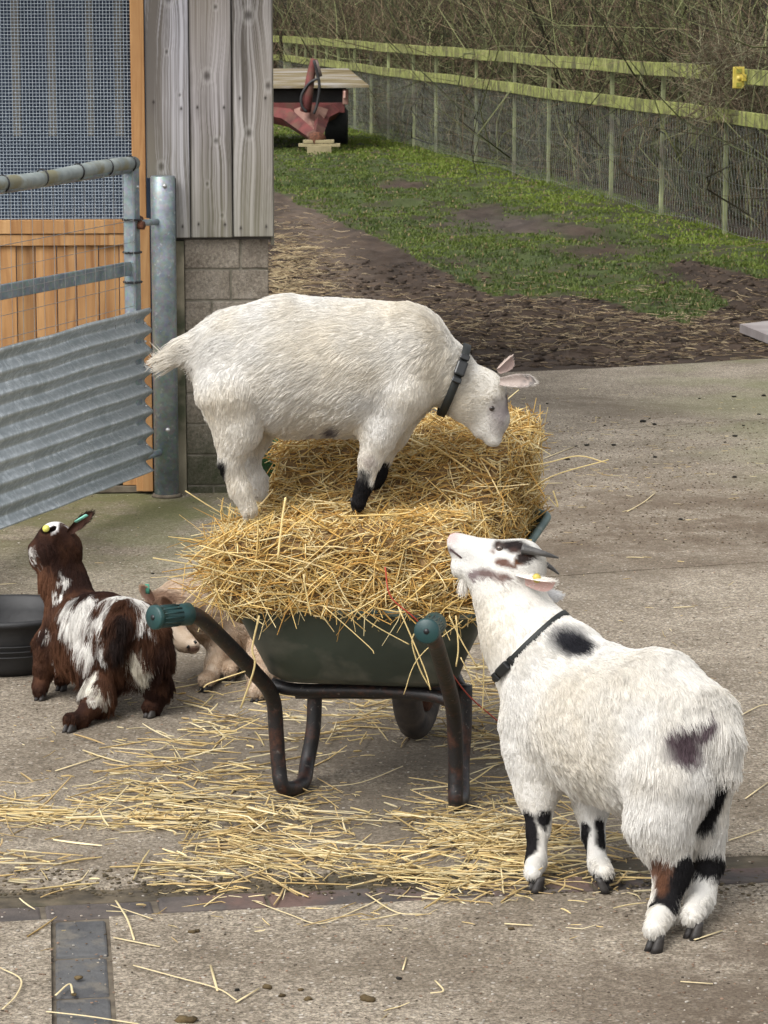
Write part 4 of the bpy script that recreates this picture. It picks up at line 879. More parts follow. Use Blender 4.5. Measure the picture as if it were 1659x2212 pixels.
n = 420; b = fringe(n, (blen-.22, blen+.02), (.02, .29), (.74, .80), 0); d = nrm(RNG.normal(size=(n, 3))*.6+np.array([.1, 0, 1.0])); SE.append(straws(b, d, RNG.uniform(.02, .075, n), RNG.uniform(.0008, .0017, n), bend=.4))
PP = [np.vstack([s[i] for s in SE]) for i in range(3)]
# keep the feet of the goat clear
V2, F2, C2 = strands(PP[0], PP[1], PP[2], flat=.5); M('loose_straw', V2, F2, m_straw, bale, C=C2, smooth=False)
# long single straws seen in front of the tub, each through a few points
LS = [[(740, 1290), (800, 1345), (880, 1390), (870, 1385)], [(1010, 1320), (930, 1335), (870, 1350), (800, 1470)][0:0] or [(1000, 1340), (905, 1420), (872, 1500)], [(700, 1310), (795, 1395), (808, 1412)], [(1115, 1010), (1180, 1000), (1250, 985), (1310, 1000)], [(560, 1010), (470, 990), (410, 1065)][0:0] or [(640, 1255), (560, 1215), (430, 1178)], [(905, 1355), (890, 1385), (905, 1440), (925, 1480)], [(860, 1310), (915, 1440), (930, 1490)], [(1120, 1080), (1190, 1030), (1315, 993)],
      [(560, 1330), (545, 1400), (550, 1440), (520, 1530)], [(530, 1450), (455, 1475), (440, 1485)], [(1035, 1350), (1045, 1440), (1042, 1540)], [(750, 1330), (900, 1240), (960, 1190)], [(600, 1210), (610, 1120), (617, 1075)], [(995, 1420), (1025, 1480), (1018, 1475)], [(985, 1330), (990, 1400), (985, 1440)], [(970, 1330), (1000, 1390), (1030, 1440)], [(655, 1240), (665, 1300), (672, 1330)], [(1185, 1075), (1205, 1095), (1195, 1060)], [(400, 1060), (455, 1095), (500, 1120)], [(330, 1205), (440, 1225), (520, 1250)]]
parts = []; 
for L_ in LS:
    y = 6.0 if max(p[1] for p in L_) > 1150 else 6.5
    if max(p[0] for p in L_) > 1040 and y < 6.2: y = 6.05
    V3, F3 = tube(spline([W(a, b, y) for a, b in L_], 5), random.uniform(.0017, .0027), 5, flat=.6)
    M('hanging_straw', V3, F3, m_straw, bale, C=np.tile(np.array([[.84, .67, .32]])*random.uniform(.8, 1.05), (len(V3), 1)))
M('twine', *tube(spline([W(832, 1225, 6.0), W(845, 1290, 6.0), W(905, 1345, 6.02), W(960, 1430, 6.08), W(1010, 1500, 6.2), W(1078, 1560, 6.3)], 8), .0016, 6), m_twine, bale)

# ============================================================ STRAW ON THE GROUND
def ground_straw(n, cl, lr, wr, zmax=.02, yellow=True, fan=0):
    tot = sum(c[4] for c in cl); X_, Y_ = [], []
    for (px, py, sx, sy, w) in cl:
        m = int(n*w/tot); X_.append(RNG.normal(px, sx, m)); Y_.append(RNG.normal(py, sy, m))
    X_, Y_ = np.concatenate(X_), np.concatenate(Y_); k = Y_ > 830; p = GA(X_[k], Y_[k]); k = noise(p, 5.5, 211, 2)*.7+noise(p, 17, 213, 1)*.3 > RNG.uniform(.3, .62, len(p)); p = p[k]; m = len(p); a = RNG.normal(0, .6, m)+np.where(RNG.uniform(0, 1, m) < .35, RNG.uniform(-1.6, 1.6, m), 0)+(noise(p, 5, 217, 2)-.5)*2.2
    d = np.stack([np.cos(a), np.sin(a), RNG.normal(0, .05, m)], -1); L = lr[0]+(lr[1]-lr[0])*RNG.uniform(0, 1, m)**2.0; p[:, 2] = .0025+RNG.uniform(0, 1, m)**2*zmax; d[:, 2] *= np.minimum(1, p[:, 2]/.01)
    pale = np.array([(.80, .64, .32), (.86, .73, .43), (.72, .55, .26), (.68, .50, .22), (.90, .78, .50), (.60, .44, .21)])
    return straws(p, d, L, RNG.uniform(*wr, m), bend=.07, cols=pale[RNG.integers(0, 6, m)], kink=.28)
pile = [(520, 1780, 100, 50, 4), (440, 1720, 110, 55, 2.3), (650, 1830, 110, 45, 3), (330, 1750, 110, 35, 1.2), (560, 1620, 110, 40, 1), (820, 1850, 120, 40, 2.4), (980, 1850, 100, 45, 2.2), (1080, 1790, 70, 60, 1.8), (1060, 1640, 55, 90, 1.8), (900, 1900, 150, 22, 1.6), (1210, 1810, 110, 70, 1.5), (700, 1900, 120, 40, .9),
        (60, 1760, 90, 14, .8), (250, 1880, 160, 30, 1.3), (90, 1830, 90, 40, .5), (760, 1545, 110, 28, 1.4), (1060, 1500, 50, 60, 1), (470, 1550, 90, 40, .7), (1330, 1870, 50, 40, .3), (40, 1900, 90, 40, .5), (690, 1660, 60, 40, .15)]
g1_ = ground_straw(3500, pile, (.02, .21), (.0011, .0028), .020)
g2_ = ground_straw(520, [(830, 1500, 900, 380, 1), (400, 1650, 300, 200, 1), (1350, 1150, 250, 250, .8)], (.008, .06), (.0006, .0014), .003)
g5_ = ground_straw(2200, [(500, 1800, 260, 80, 2), (1000, 1820, 150, 80, 1.5), (900, 1560, 250, 50, 1)], (.008, .05), (.0006, .0013), .004)
g3_ = ground_straw(420, [(1400, 985, 230, 50, 1), (1250, 900, 160, 60, .5), (1300, 1050, 200, 30, .6)], (.008, .05), (.0005, .0012), .003)
put('scattered_straw', [g1_, g2_, g3_, g5_], 'pale loose straw strewn over the concrete around the wheelbarrow', 'straw', m=m_straw)
# named straws of the foreground
FG = [[(545, 1945), (625, 1975), (690, 1995), (760, 1970), (825, 1940)], [(288, 2085), (380, 2110), (470, 2135), (510, 2160)], [(510, 2165), (560, 2135)], [(245, 2025), (345, 2045)], [(120, 2150), (150, 2125), (157, 2145)], [(0, 2090), (45, 2115), (35, 2150), (5, 2180)], [(100, 2185), (190, 2195), (300, 2212)], [(790, 1930), (855, 1970), (915, 1975)], [(930, 2145), (958, 2140), (940, 2118)], [(870, 2095), (878, 2068)], [(455, 2085), (470, 2140)],
      [(690, 1700), (780, 1690), (870, 1655)], [(1090, 1085), (1190, 1090), (1270, 1060)][0:0] or [(1355, 1105), (1390, 1085), (1415, 1065)], [(1160, 1045), (1215, 1043)], [(1345, 1105), (1375, 1098)], [(1190, 1480), (1200, 1478)], [(1500, 2030), (1560, 2010)], [(1090, 1995), (1150, 1999)], [(1600, 1545), (1640, 1525), (1659, 1522)], [(1575, 1815), (1650, 1790)], [(1610, 1725), (1659, 1690)], [(1455, 1312), (1500, 1310)], [(1470, 2120), (1540, 2125)], [(250, 1945), (275, 1985), (290, 2030)], [(240, 1955), (330, 1985)], [(240, 1615), (330, 1620), (360, 1612)], [(15, 1690), (110, 1655), (230, 1625)][0:0] or [(120, 1665), (230, 1630)], [(0, 1262), (35, 1260)], [(1290, 965), (1340, 968)][0:0] or [(1175, 990), (1240, 965)], [(1090, 1385), (1200, 1380)]]
parts = [tube(spline([G(a, b, .004+.002*(i % 3)) for a, b in L_], 5) if len(L_) > 2 else [G(a, b, .004) for a, b in L_], random.uniform(.0016, .0026), 5, flat=.5, up=(0, 0, 1)) for i, L_ in enumerate(FG)]
V3, F3 = join(parts); o = M('long_straw', V3, F3, m_straw, loc=(0, 0, 0), C=np.tile(np.array([[.78, .66, .40]]), (len(V3), 1))); tag(o, 'single long bent straws lying on the foreground concrete', 'straw', kind='stuff')
# bedding over the mud path and mud edge
n = 900; px_ = 590+np.abs(RNG.normal(0, 55, n)); py_ = RNG.normal(585, 45, n); k = py_ < 680; p = GA(px_[k], py_[k]); m = len(p); p[:, 2] = zfield(p[:, 0], p[:, 1])+.012; a = RNG.normal(0, .9, m); d = np.stack([np.cos(a), np.sin(a), RNG.normal(0, .15, m)], -1); cc = np.array([(.62, .50, .30), (.50, .38, .22), (.34, .25, .14)])
PATHS = straws(p, d, RNG.uniform(.03, .15, m), RNG.uniform(.0015, .0035, m), cols=cc[RNG.integers(0, 3, m)])
n = 5200; px_ = np.concatenate([RNG.normal(650, 60, n//3), RNG.uniform(700, 1659, n-n//3)]); py_ = np.concatenate([RNG.normal(590, 70, n//3), 700+RNG.normal(0, 45, n-n//3)]); k = (py_ > 430) & (py_ < 800-(px_-1130)*.05); p = GA(px_[k], py_[k]); m = len(p); p[:, 2] = zfield(p[:, 0], p[:, 1])+.008
a = RNG.normal(0, .9, m); d = np.stack([np.cos(a), np.sin(a), RNG.normal(0, .12, m)], -1); cc = np.array([(.34, .25, .14), (.45, .35, .21), (.22, .15, .09), (.12, .08, .05), (.52, .42, .26)])
put('old_bedding', [PATHS, straws(p, d, RNG.uniform(.02, .12, m), RNG.uniform(.0012, .0028, m), cols=cc[RNG.integers(0, 5, m)])], 'trodden brown bedding straw on the mud behind the yard', 'straw', m=m_straw)
# crumbs: droppings, grit and soil clods
def crumbs(name, n, pxr, pyr, rr, cols, label, cat, clusters=None):
    X_, Y_ = (RNG.uniform(*pxr, n), RNG.uniform(*pyr, n)) if clusters is None else (np.array([c[0] for c in clusters], float), np.array([c[1] for c in clusters], float))
    p = GA(X_, Y_); n = len(p); r = RNG.uniform(*rr, n) if clusters is None else np.array([c[2] for c in clusters])
    base = np.array([(math.cos(a)*math.cos(b), math.sin(a)*math.cos(b), math.sin(b)) for b in (-.5, .5) for a in np.arange(0, 6.28, 1.0472)]+[(0, 0, 1), (0, 0, -1)])
    Vv = p[:, None]+base[None]*r[:, None, None]*np.array([1.2, 1, .55])*RNG.uniform(.65, 1.25, (n, 14, 1))+np.array([0, 0, .3])*r[:, None, None]
    f = [(i, (i+1) % 6, 6+(i+1) % 6) for i in range(6)]+[(i, 6+(i+1) % 6, 6+i) for i in range(6)]+[(6+i, 6+(i+1) % 6, 12) for i in range(6)]+[((i+1) % 6, i, 13) for i in range(6)]
    Ff = (np.array(f)[None]+np.arange(n)[:, None, None]*14).reshape(-1, 3); C = np.array(cols)[RNG.integers(0, len(cols), n)]*RNG.uniform(.7, 1.2, (n, 1))
    o = M(name, Vv.reshape(-1, 3), Ff, m_field, loc=(0, 0, 0), C=np.repeat(C, 14, 0)); tag(o, label, cat, kind='stuff')
crumbs('grit', 5200, (-30, 1690), (830, 2230), (.0008, .0032), [(.42, .36, .28), (.5, .46, .4), (.2, .14, .1), (.3, .2, .14), (.1, .08, .06)], 'fine stone grit scattered over the concrete yard', 'grit')
crumbs('soil_crumbs', 1600, (1150, 1690), (900, 1180), (.001, .004), [(.07, .05, .035), (.12, .085, .055), (.2, .15, .1)], 'dark trodden soil crumbs on the concrete right of the bale', 'soil')
crumbs('soil_crumbs', 900, (0, 1659), (1880, 1935), (.0015, .005), [(.08, .065, .04), (.14, .11, .07)], 'dark silt crumbs along the brick gutter', 'soil')
crumbs('dung', 0, 0, 0, 0, [(.10, .07, .035), (.14, .10, .05)], 'small brown dung lumps on the foreground concrete', 'dung', clusters=[(793, 2160, .011), (800, 2163, .010), (786, 2157, .009), (415, 2015, .008), (425, 2013, .007), (578, 2135, .009), (610, 2152, .007), (395, 2205, .013), (410, 2207, .012), (665, 2160, .008), (170, 2115, .008), (160, 2150, .006), (1105, 2008, .007), (650, 2140, .006)])
crumbs('droppings', 0, 0, 0, 0, [(.02, .018, .015)], 'dark goat droppings dotted across the yard concrete', 'droppings', clusters=[(random.uniform(1180, 1640), random.gauss(960, 80), random.uniform(.006, .010)) for _ in range(16)]+[(1388, 912, .013), (1414, 918, .011), (1268, 963, .01), (1585, 858, .01), (1650, 856, .012), (430, 1240, .008), (520, 1235, .006), (862, 2115, .006), (512, 2140, .005), (1395, 1705, .005), (330, 1240, .006)])
# mud clods for the mud strip
n = 9000; px_ = RNG.uniform(580, 1690, n); py_ = RNG.uniform(560, 800, n); k = (py_ < 790-(px_-1130)*.05) & (turf(GA(px_, py_)[:, 0], GA(px_, py_)[:, 1]) < .4); p = GA(px_[k], py_[k]); n = len(p); p[:, 2] = zfield(p[:, 0], p[:, 1]); r = .004+.022*RNG.uniform(0, 1, n)**2.5
base = nrm(np.array([(1, 0, 0), (-.5, .87, 0), (-.5, -.87, 0), (0, 0, 1), (.6, .6, .6), (-.6, .1, .7)])); Vv = p[:, None]+base[None]*r[:, None, None]*RNG.uniform(.6, 1.4, (n, 6, 1))*np.array([1.3, 1, .6]); f = [(0, 1, 4), (1, 5, 4), (4, 5, 3), (1, 2, 5), (2, 3, 5), (2, 0, 3), (0, 4, 3), (0, 2, 1)]
o = M('mud_clods', Vv.reshape(-1, 3), (np.array(f)[None]+np.arange(n)[:, None, None]*6).reshape(-1, 3), m_field, loc=(0, 0, 0), C=np.repeat(np.array([[.052, .037, .026]])*RNG.uniform(.5, 1.9, (n, 1)), 6, 0)); tag(o, 'dark clods of churned mud between the yard and the grass', 'mud', kind='stuff')
# rubber trough
tc_ = G(20, 1440)+np.array([0, .0, 0]); tc_[2] = 0; trh = empty('feed_trough', tc_); tag(trh, 'black rubber feed tub on the concrete at the left edge', 'feed tub')
prof = [(.10, .004), (.125, .0), (.15, .03), (.178, .13), (.185, .165), (.196, .17), (.198, .182), (.188, .188), (.178, .182), (.168, .14), (.145, .03), (.12, .016), (0.001, .014)]
V, F = grid_surf(lambda a, p: np.array([tc_[0]+p[0]*math.cos(a), tc_[1]+p[0]*math.sin(a), p[1]*.86]), np.linspace(0, 2*math.pi, 49), prof); M('tub_shell', V, F, m_rubber, trh)
for h_ in (.06, .075, .09): M('rib', *tube([tc_+np.array([(.155+(h_-.03)*.28+.004)*math.cos(a), (.155+(h_-.03)*.28+.004)*math.sin(a), h_]) for a in np.linspace(0, 2*math.pi, 49)], .002, 5), m_rubber, trh)
# nettle tuft at the foot of the block wall
nt = G(578, 1070); nt[2] = 0; wd = empty('weed', nt); tag(wd, 'green nettle clump at the foot of the block wall corner', 'plant')
n = 60; b = nt+RNG.normal(0, .035, (n, 3))*[1, .6, 0]; t = np.linspace(0, 1, 4)[None, :, None]; d = nrm(RNG.normal(0, .3, (n, 3))+ZU); P = b[:, None]+d[:, None]*t*RNG.uniform(.08, .24, n)[:, None, None]; V, F, CC = strands(P, np.full((n, 4), .0015), np.tile([[.05, .09, .03]], (n, 1))); M('stem', V, F, m_grass, wd, C=CC).name = 'stems'
n = 260; b = P[RNG.integers(0, 60, n), RNG.integers(1, 4, n)]; a = RNG.uniform(0, 6.28, n); d = np.stack([np.cos(a), np.sin(a), RNG.normal(0, .4, n)], -1); s = nrm(np.cross(d, RNG.normal(size=(n, 3)))); L = RNG.uniform(.015, .035, n)[:, None]
Vv = np.stack([b, b+d*L*.5+s*L*.3, b+d*L, b+d*L*.5-s*L*.3], 1).reshape(-1, 3); M('leaf', Vv, np.arange(n*4).reshape(n, 4), m_grass, wd, C=np.repeat(np.array([[.03, .085, .03]])*RNG.uniform(.6, 1.7, (n, 1)), 4, 0), smooth=False).name = 'leaves'
# ============================================================ GOATS
def bone(a, b, ra, rb, L=.02, flow=None, sq=None, lift=.35, name=''):
    a, b = np.array(a, float), np.array(b, float); f = nrm(b-a) if flow is None else nrm(np.array(flow, float)); return dict(a=a, b=b, ra=ra, rb=rb, L=L, flow=f, sq=sq, lift=lift, name=name)
def chain(pts, rs, **kw): return [bone(pts[i], pts[i+1], rs[i], rs[i+1], **kw) for i in range(len(pts)-1)]
def bone_weights(P, bones, k=.012):
    D = []
    for b in bones:
        a, c = b['a'], b['b']; ab = c-a; q = P-a; h = np.clip((q@ab)/(ab@ab+1e-12), 0, 1); D.append(np.linalg.norm(q-h[:, None]*ab, axis=1)-(b['ra']+(b['rb']-b['ra'])*h))
    D = np.array(D); D -= D.min(0); w = np.exp(-D/k); return w/w.sum(0)
def hair(name, P, R, C, m, parent):
    """P (N,K,3) world"""
    N, K, _ = P.shape; c = bpy.data.hair_curves.new(name); c.add_curves([K]*N)
    base = root_loc(parent); c.attributes['position'].data.foreach_set('vector', (P-base).astype(np.float32).ravel())
    ra = c.attributes.get('radius') or c.attributes.new('radius', 'FLOAT', 'POINT'); ra.data.foreach_set('value', R.astype(np.float32).ravel())
    ca = c.attributes.new('Col', 'FLOAT_COLOR', 'CURVE'); ca.data.foreach_set('color', np.hstack([C, np.ones((N, 1))]).astype(np.float32).ravel())
    c.materials.append(m); o = bpy.data.objects.new(name, c); link(o, parent); return o
def goat(name, label, bones, colf, n_hair, base, lo, hi, seed=0, vox=.0065, k=.014, curl=.15, clump=.62, rad=.00042, Lscale=1., mask=None, nclump=26, grav=.25, bald=()):
    fn = lambda P: sdf_bones(P, bones, k)+(noise(P, 24, 7+seed, 2)-.5)*.006
    V, F = surface_nets(fn, np.array(lo, float), np.array(hi, float), vox); C = colf(V, None)
    body = M(name, V, F, m_skin, loc=base, C=C*.8); tag(body, label, 'goat')
    p, nn = tri_sample(V, F, n_hair); w = bone_weights(p, bones)
    Lb_ = np.array([b['L'] for b in bones]); fl = np.array([b['flow'] for b in bones]); li = np.array([b['lift'] for b in bones])
    L = (w*Lb_[:, None]).sum(0)*Lscale; f = nrm(w.T@fl); lift = (w*li[:, None]).sum(0)
    if mask is not None: kk = mask(p) ; p, nn, L, f, lift = p[kk], nn[kk], L[kk], f[kk], lift[kk]
    if bald:
        kk = np.ones(len(p), bool)
        for c_, r_ in bald: kk &= np.linalg.norm(p-c_, axis=1) > r_
        p, nn, L, f, lift = p[kk], nn[kk], L[kk], f[kk], lift[kk]
    n = len(p); L = L*RNG.uniform(.45, 1.15, n)*(.75+.5*noise(p, 60, 33+seed, 2))
    # slowly varying swirl of the coat
    sw = np.stack([noise(p, 11, 91+seed+i, 2)-.5 for i in range(3)], -1)*1.5+np.stack([noise(p, 45, 95+seed+i, 1)-.5 for i in range(3)], -1)*.9
    f = nrm(f+sw*curl*2+RNG.normal(0, .12, (n, 3))); f = nrm(f-nn*np.sum(f*nn, 1)[:, None])
    K = 5; P = np.zeros((n, K, 3)); P[:, 0] = p-nn*.001; g = np.array([0, 0, -1.])
    for j in range(1, K):
        t = j/(K-1); d = nn*(lift*(1.15-.75*t))[:, None]+f*(1-lift*.5)[:, None]+g*grav*t; P[:, j] = P[:, j-1]+nrm(d)*(L/(K-1))[:, None]
    if clump > 0:
        m = max(8, n//nclump); gi = RNG.choice(n, m, replace=False); kd = kdtree.KDTree(m)
        for q, i in enumerate(gi): kd.insert(Vector(p[i]), q)
        kd.balance(); near = np.array([kd.find(Vector(v))[1] for v in p]); gd_ = P[gi[near]]
        cv = RNG.uniform(.90, 1.03, m); off = P[:, :1]-gd_[:, :1]; ok = (np.linalg.norm(off[:, 0], axis=1) < .02)[:, None, None]
        tt = (np.linspace(0, 1, K)**1.4)[None, :, None]*clump*RNG.uniform(.5, 1.2, (n, 1, 1)); P = np.where(ok, P*(1-tt)+(gd_+off*.25)*tt, P)
    P[:, 1:] += np.cumsum(RNG.normal(0, .05, (n, K-1, 3))*(L/(K-1))[:, None, None], axis=1)
    Ch = colf(p, P)*RNG.uniform(.82, 1.08, (n, 1))*(cv[near][:, None] if clump > 0 else 1); R = rad*np.array([1.0, 1.0, .9, .7, .3])[None]*RNG.uniform(.75, 1.25, (n, 1)); R = R*np.clip(.7+L[:, None]/.05, .7, 1.3)
    hair('coat', P, R, np.clip(Ch, 0, 1), m_fur, body); return body, fn
def hit(bones, x, y, Ya, Yb, k=.018):
    d = ray(x, y); Ys = np.linspace(Ya, Yb, 260); P = np.array([[0, 0, H]])+d[None]*(Ys/d[1])[:, None]; v = sdf_bones(P, bones, k); i = int(np.argmax(v < 0)) if (v < 0).any() else int(np.argmin(v)); return P[i]
def march(fn, c, d, tmax=.3, iso=0.0):
    t = np.linspace(0, tmax, 240); v = fn(c[None]+t[:, None]*d[None]); k = np.argmax(v > iso); return c+d*t[k]
def collar(fn, c, axis, body, w=.019, iso=.008, buckle=None, m=None, off=.0025):
    axis = nrm(axis); u = nrm(np.cross(axis, [0.1, 1, .2])); v = np.cross(axis, u); n = 56; V = []; pts = []
    for i in range(n):
        a = 2*math.pi*i/n; d = u*math.cos(a)+v*math.sin(a); q = march(fn, np.array(c), d, iso=iso); pts.append(q)
    pts = np.array(pts); pts = (pts+np.roll(pts, 1, 0)+np.roll(pts, -1, 0))/3
    for i in range(n):
        d = nrm(pts[i]-c)
        for (s, r) in ((-.5, 0), (-.42, off), (.42, off), (.5, 0), (.5, -.003), (-.5, -.003)): V.append(pts[i]+axis*w*s+d*r)
    F = [(i*6+j, i*6+(j+1) % 6, ((i+1) % n)*6+(j+1) % 6, ((i+1) % n)*6+j) for i in range(n) for j in range(6)]
    o = M('collar', V, F, m_collar, body)
    if buckle is not None:
        i = int(np.argmin(np.linalg.norm(pts-buckle, axis=1))); d = nrm(pts[i]-c); tg = nrm(np.cross(d, axis))
        B, Fb = box(pts[i]+d*.007, (.034, w*1.35, .013), tg, None, d); M('buckle', B, Fb, m_buckle, o, bevel=.004, smooth=False)
        for s in (-1, 1): B, Fb = box(pts[i]+d*.0055+tg*s*.027, (.012, w*1.2, .008), tg, None, d); M('strap_keeper', B, Fb, m_buckle, o, bevel=.002, smooth=False)
    return o
def ear(body, root, tip, up, width, colo, coli, cup=.35, n_h=900, hl=.008, name='ear', tipc=None, seed=0):
    root, tip = np.array(root, float), np.array(tip, float); ax = tip-root; L = np.linalg.norm(ax); d = ax/L; up = nrm(np.array(up, float)-d*np.dot(up, d)); side = np.cross(d, up)
    nu, nv = 14, 9; V = []
    prof = lambda t: width*(.42+.9*t-.15*t*t)*(1-t**3.2)**.6 if t < 1 else 0
    for face in (0, 1):
        for i in range(nu):
            t = i/(nu-1)
            for j in range(nv):
                s = -1+2*j/(nv-1); wv = prof(min(t, .999)); cc = cup*wv*(s*s)
                V.append(root+ax*t+side*s*wv*.5+up*(cc-.15*L*t*t*0)+up*(-.0022 if face else 0)*(1-abs(s)**4)*(1-.4*t))
    F = []
    for i in range(nu-1):
        for j in range(nv-1):
            a = i*nv+j; F.append((a, a+1, a+nv+1, a+nv)); b = nu*nv+a; F.append((b, b+nv, b+nv+1, b+1))
    for i in range(nu-1):
        for j in (0, nv-1): a = i*nv+j; b = nu*nv+a; F.append((a, a+nv, b+nv, b))
    V = np.array(V); C = np.zeros((len(V), 3)); C[:nu*nv] = coli; C[nu*nv:] = colo
    if tipc is not None:
        tt = ((V-root)@d/L); k = np.clip((tt-.55)/.2, 0, 1)[:, None]*(noise(V, 120, seed, 2)[:, None] > .35); C = C*(1-k)+np.array(tipc)*k
    o = M(name, V, F, m_skin, body, C=C)
    Fa = np.array([f for f in F[:-2*(nu-1)]]); keep = (Fa.min(1) >= nu*nv) ; p, nn = tri_sample(V, Fa[keep], n_h); out = -up
    dd = nrm(np.tile(d, (n_h, 1))+RNG.normal(0, .25, (n_h, 3))+out*.35); t = np.linspace(0, 1, 4)[None, :, None]; P = p[:, None]+dd[:, None]*t*(hl*RNG.uniform(.5, 1.2, n_h))[:, None, None]
    R = np.tile(np.array([.0004, .0004, .0003, .0001]), (n_h, 1)); hair('ear_fur', P, R, np.tile(np.array(colo, float), (n_h, 1))*RNG.uniform(.8, 1.05, (n_h, 1)), m_fur, o); return o
def eyeb(body, c, out, r=.0095, iris=(.55, .38, .10), name='eye'):
    c = np.array(c, float); out = nrm(out); u = nrm(np.cross(out, ZU)); v = np.cross(u, out); V = []; C = []; n, m = 14, 20
    for i in range(n+1):
        th = math.pi*i/n
        for j in range(m):
            ph = 2*math.pi*j/m; q = out*math.cos(th)+(u*math.cos(ph)+v*math.sin(ph))*math.sin(th); V.append(c+q*r); du, dv = q@u, q@v
            C.append((.006, .005, .005) if (abs(du) < .45 and abs(dv) < .16 and th < 1.2) else (iris if th < .85 else (.05, .035, .03)))
    F = [(i*m+j, i*m+(j+1) % m, (i+1)*m+(j+1) % m, (i+1)*m+j) for i in range(n) for j in range(m)]; return M(name, V, F, m_gloss, body, C=C)
def hoof(body, toe, heel, h=.028, w=.019, name='hoof'):
    """two claws; toe and heel: ground points (z used)"""
    toe, heel = np.array(toe, float), np.array(heel, float); d = nrm(toe-heel); sd_ = np.array([d[1], -d[0], 0]); parts = []
    for s in (-1, 1):
        o_ = sd_*s*w*.30; V = []; prof = [(0, .95), (.35, .88), (.75, .72), (1, .6)]
        for (z, r) in prof:
            for j in range(12):
                a = 2*math.pi*j/12; x_ = math.cos(a); y_ = math.sin(a); lx = (.5+.55*x_*r)*np.linalg.norm(toe-heel)-(z*h*.35); V.append(heel+d*lx+sd_*(y_*w*.33*r)+o_+ZU*z*h)
        F = [(i*12+j, i*12+(j+1) % 12, (i+1)*12+(j+1) % 12, (i+1)*12+j) for i in range(3) for j in range(12)]+[tuple(range(12))[::-1], tuple(36+j for j in range(12))]; parts.append((V, F))
    V, F = join(parts); return M(name, V, F, m_hoof, body)
def patches(base, pl, p, seed, edge=.012, f=30):
    """pl: (centre, radii or radius, colour[, softness]); 3-D blobs with ragged edges"""
    c = np.array(base); q = p+np.stack([noise(p, f, 120+seed+i, 2)-.5 for i in range(3)], -1)*edge*3
    for it in pl:
        ce, r, co = it[:3]; s = it[3] if len(it) > 3 else .12
        if len(it) > 4:   # capsule to a second point
            ab = it[4]-ce; h = np.clip((q-ce)@ab/(ab@ab), 0, 1); d = np.linalg.norm(q-ce-h[:, None]*ab, axis=1)/r
        else: d = np.linalg.norm((q-ce)/np.array(r), axis=1)
        k = np.clip((1+s-d)/(2*s), 0, 1)[:, None]; c = c*(1-k)+np.array(co)*k
    return c
def whitecoat(p, seed, cream=.5):
    a = np.clip(noise(p, 8, 140+seed, 3)*2-.6, 0, 1)[:, None]*cream; return np.array([[.77, .752, .715]])*(1-a)+np.array([[.74, .665, .53]])*a
BLK, BRN, GRY = (.012, .011, .012), (.12, .055, .03), (.16, .14, .15)

# ------------------------------------------------------------ goat standing on the bale
Y1 = 6.35
g = lambda x, y, dy=0.0: W(x, y, Y1+dy)
b1 = []
b1 += [bone(g(868, 768), g(750, 790), .106, .127, .027, (-1, 0, -.35), lift=.3), bone(g(750, 792), g(620, 790), .128, .128, .030, (-1, 0, -.4), lift=.3), bone(g(620, 790), g(515, 775), .128, .098, .032, (-1, 0, -.45), lift=.32), bone(g(870, 740), g(640, 715), .075, .070, .026, (-1, 0, -.1), lift=.32), bone(g(600, 715), g(510, 735), .066, .062, .03, (-1, 0, -.3), lift=.35),
       bone(g(720, 850), g(640, 858), .082, .078, .03, (-.7, 0, -1), lift=.3), bone(g(845, 815), g(780, 845), .076, .078, .03, (-.5, 0, -1), lift=.3)]
b1 += chain([g(997, 834), g(958, 802), g(900, 775)], [.046, .053, .076], L=.024, flow=(-.75, 0, -.55), lift=.3)       # neck
b1 += [bone(g(1042, 848), g(1010, 850), .046, .052, .014, (-.8, 0, -.1), sq=(np.array([0, 1., 0]), .85), lift=.25), bone(g(1066, 905), g(1046, 855), .034, .045, .010, (-.3, 0, .9), sq=(np.array([0, 1., 0]), .75), lift=.2), bone(g(1066, 946), g(1066, 905), .0205, .033, .007, (0, 0, 1), lift=.15), bone(g(1040, 928), g(1010, 870), .019, .036, .010, (-.5, 0, .6), lift=.25)]
for s, dy in ((1, -.062), (-1, .066)):   # near, far
    if s == 1:
        b1 += chain([g(498, 850, dy), g(512, 930, dy), g(498, 1000, dy), g(517, 1055, dy*.9), g(537, 1100, dy*.9)], [.074, .044, .025, .022, .019], L=.017, flow=(-.15, 0, -1), lift=.35)
        b1 += chain([g(868, 850, dy), g(822, 930, dy), g(800, 990, dy), g(788, 1045, dy), g(773, 1085, dy)], [.060, .036, .023, .017, .017], L=.015, flow=(-.1, 0, -1), lift=.25)
    else:
        b1 += chain([g(520, 850, dy), g(540, 935, dy), g(538, 1000, dy), g(556, 1035, dy), g(560, 1060, dy)], [.070, .042, .021, .018, .018], L=.018, flow=(-.15, 0, -1), lift=.35)
        b1 += chain([g(880, 860, dy), g(848, 930, dy), g(828, 985, dy), g(818, 1020, dy), g(810, 1040, dy)], [.055, .032, .021, .017, .017], L=.012, flow=(-.1, 0, -1), lift=.25)
b1 += chain([g(450, 742), g(412, 754), g(376, 772)], [.034, .027, .017], L=.048, flow=(-1, 0, -.15), lift=.42)
b1[-1]['L'] = .07; b1[-1]['lift'] = .55
b1 += chain([g(455, 790), g(470, 880)], [.030, .030], L=.034, flow=(-.25, 0, -1), lift=.35)
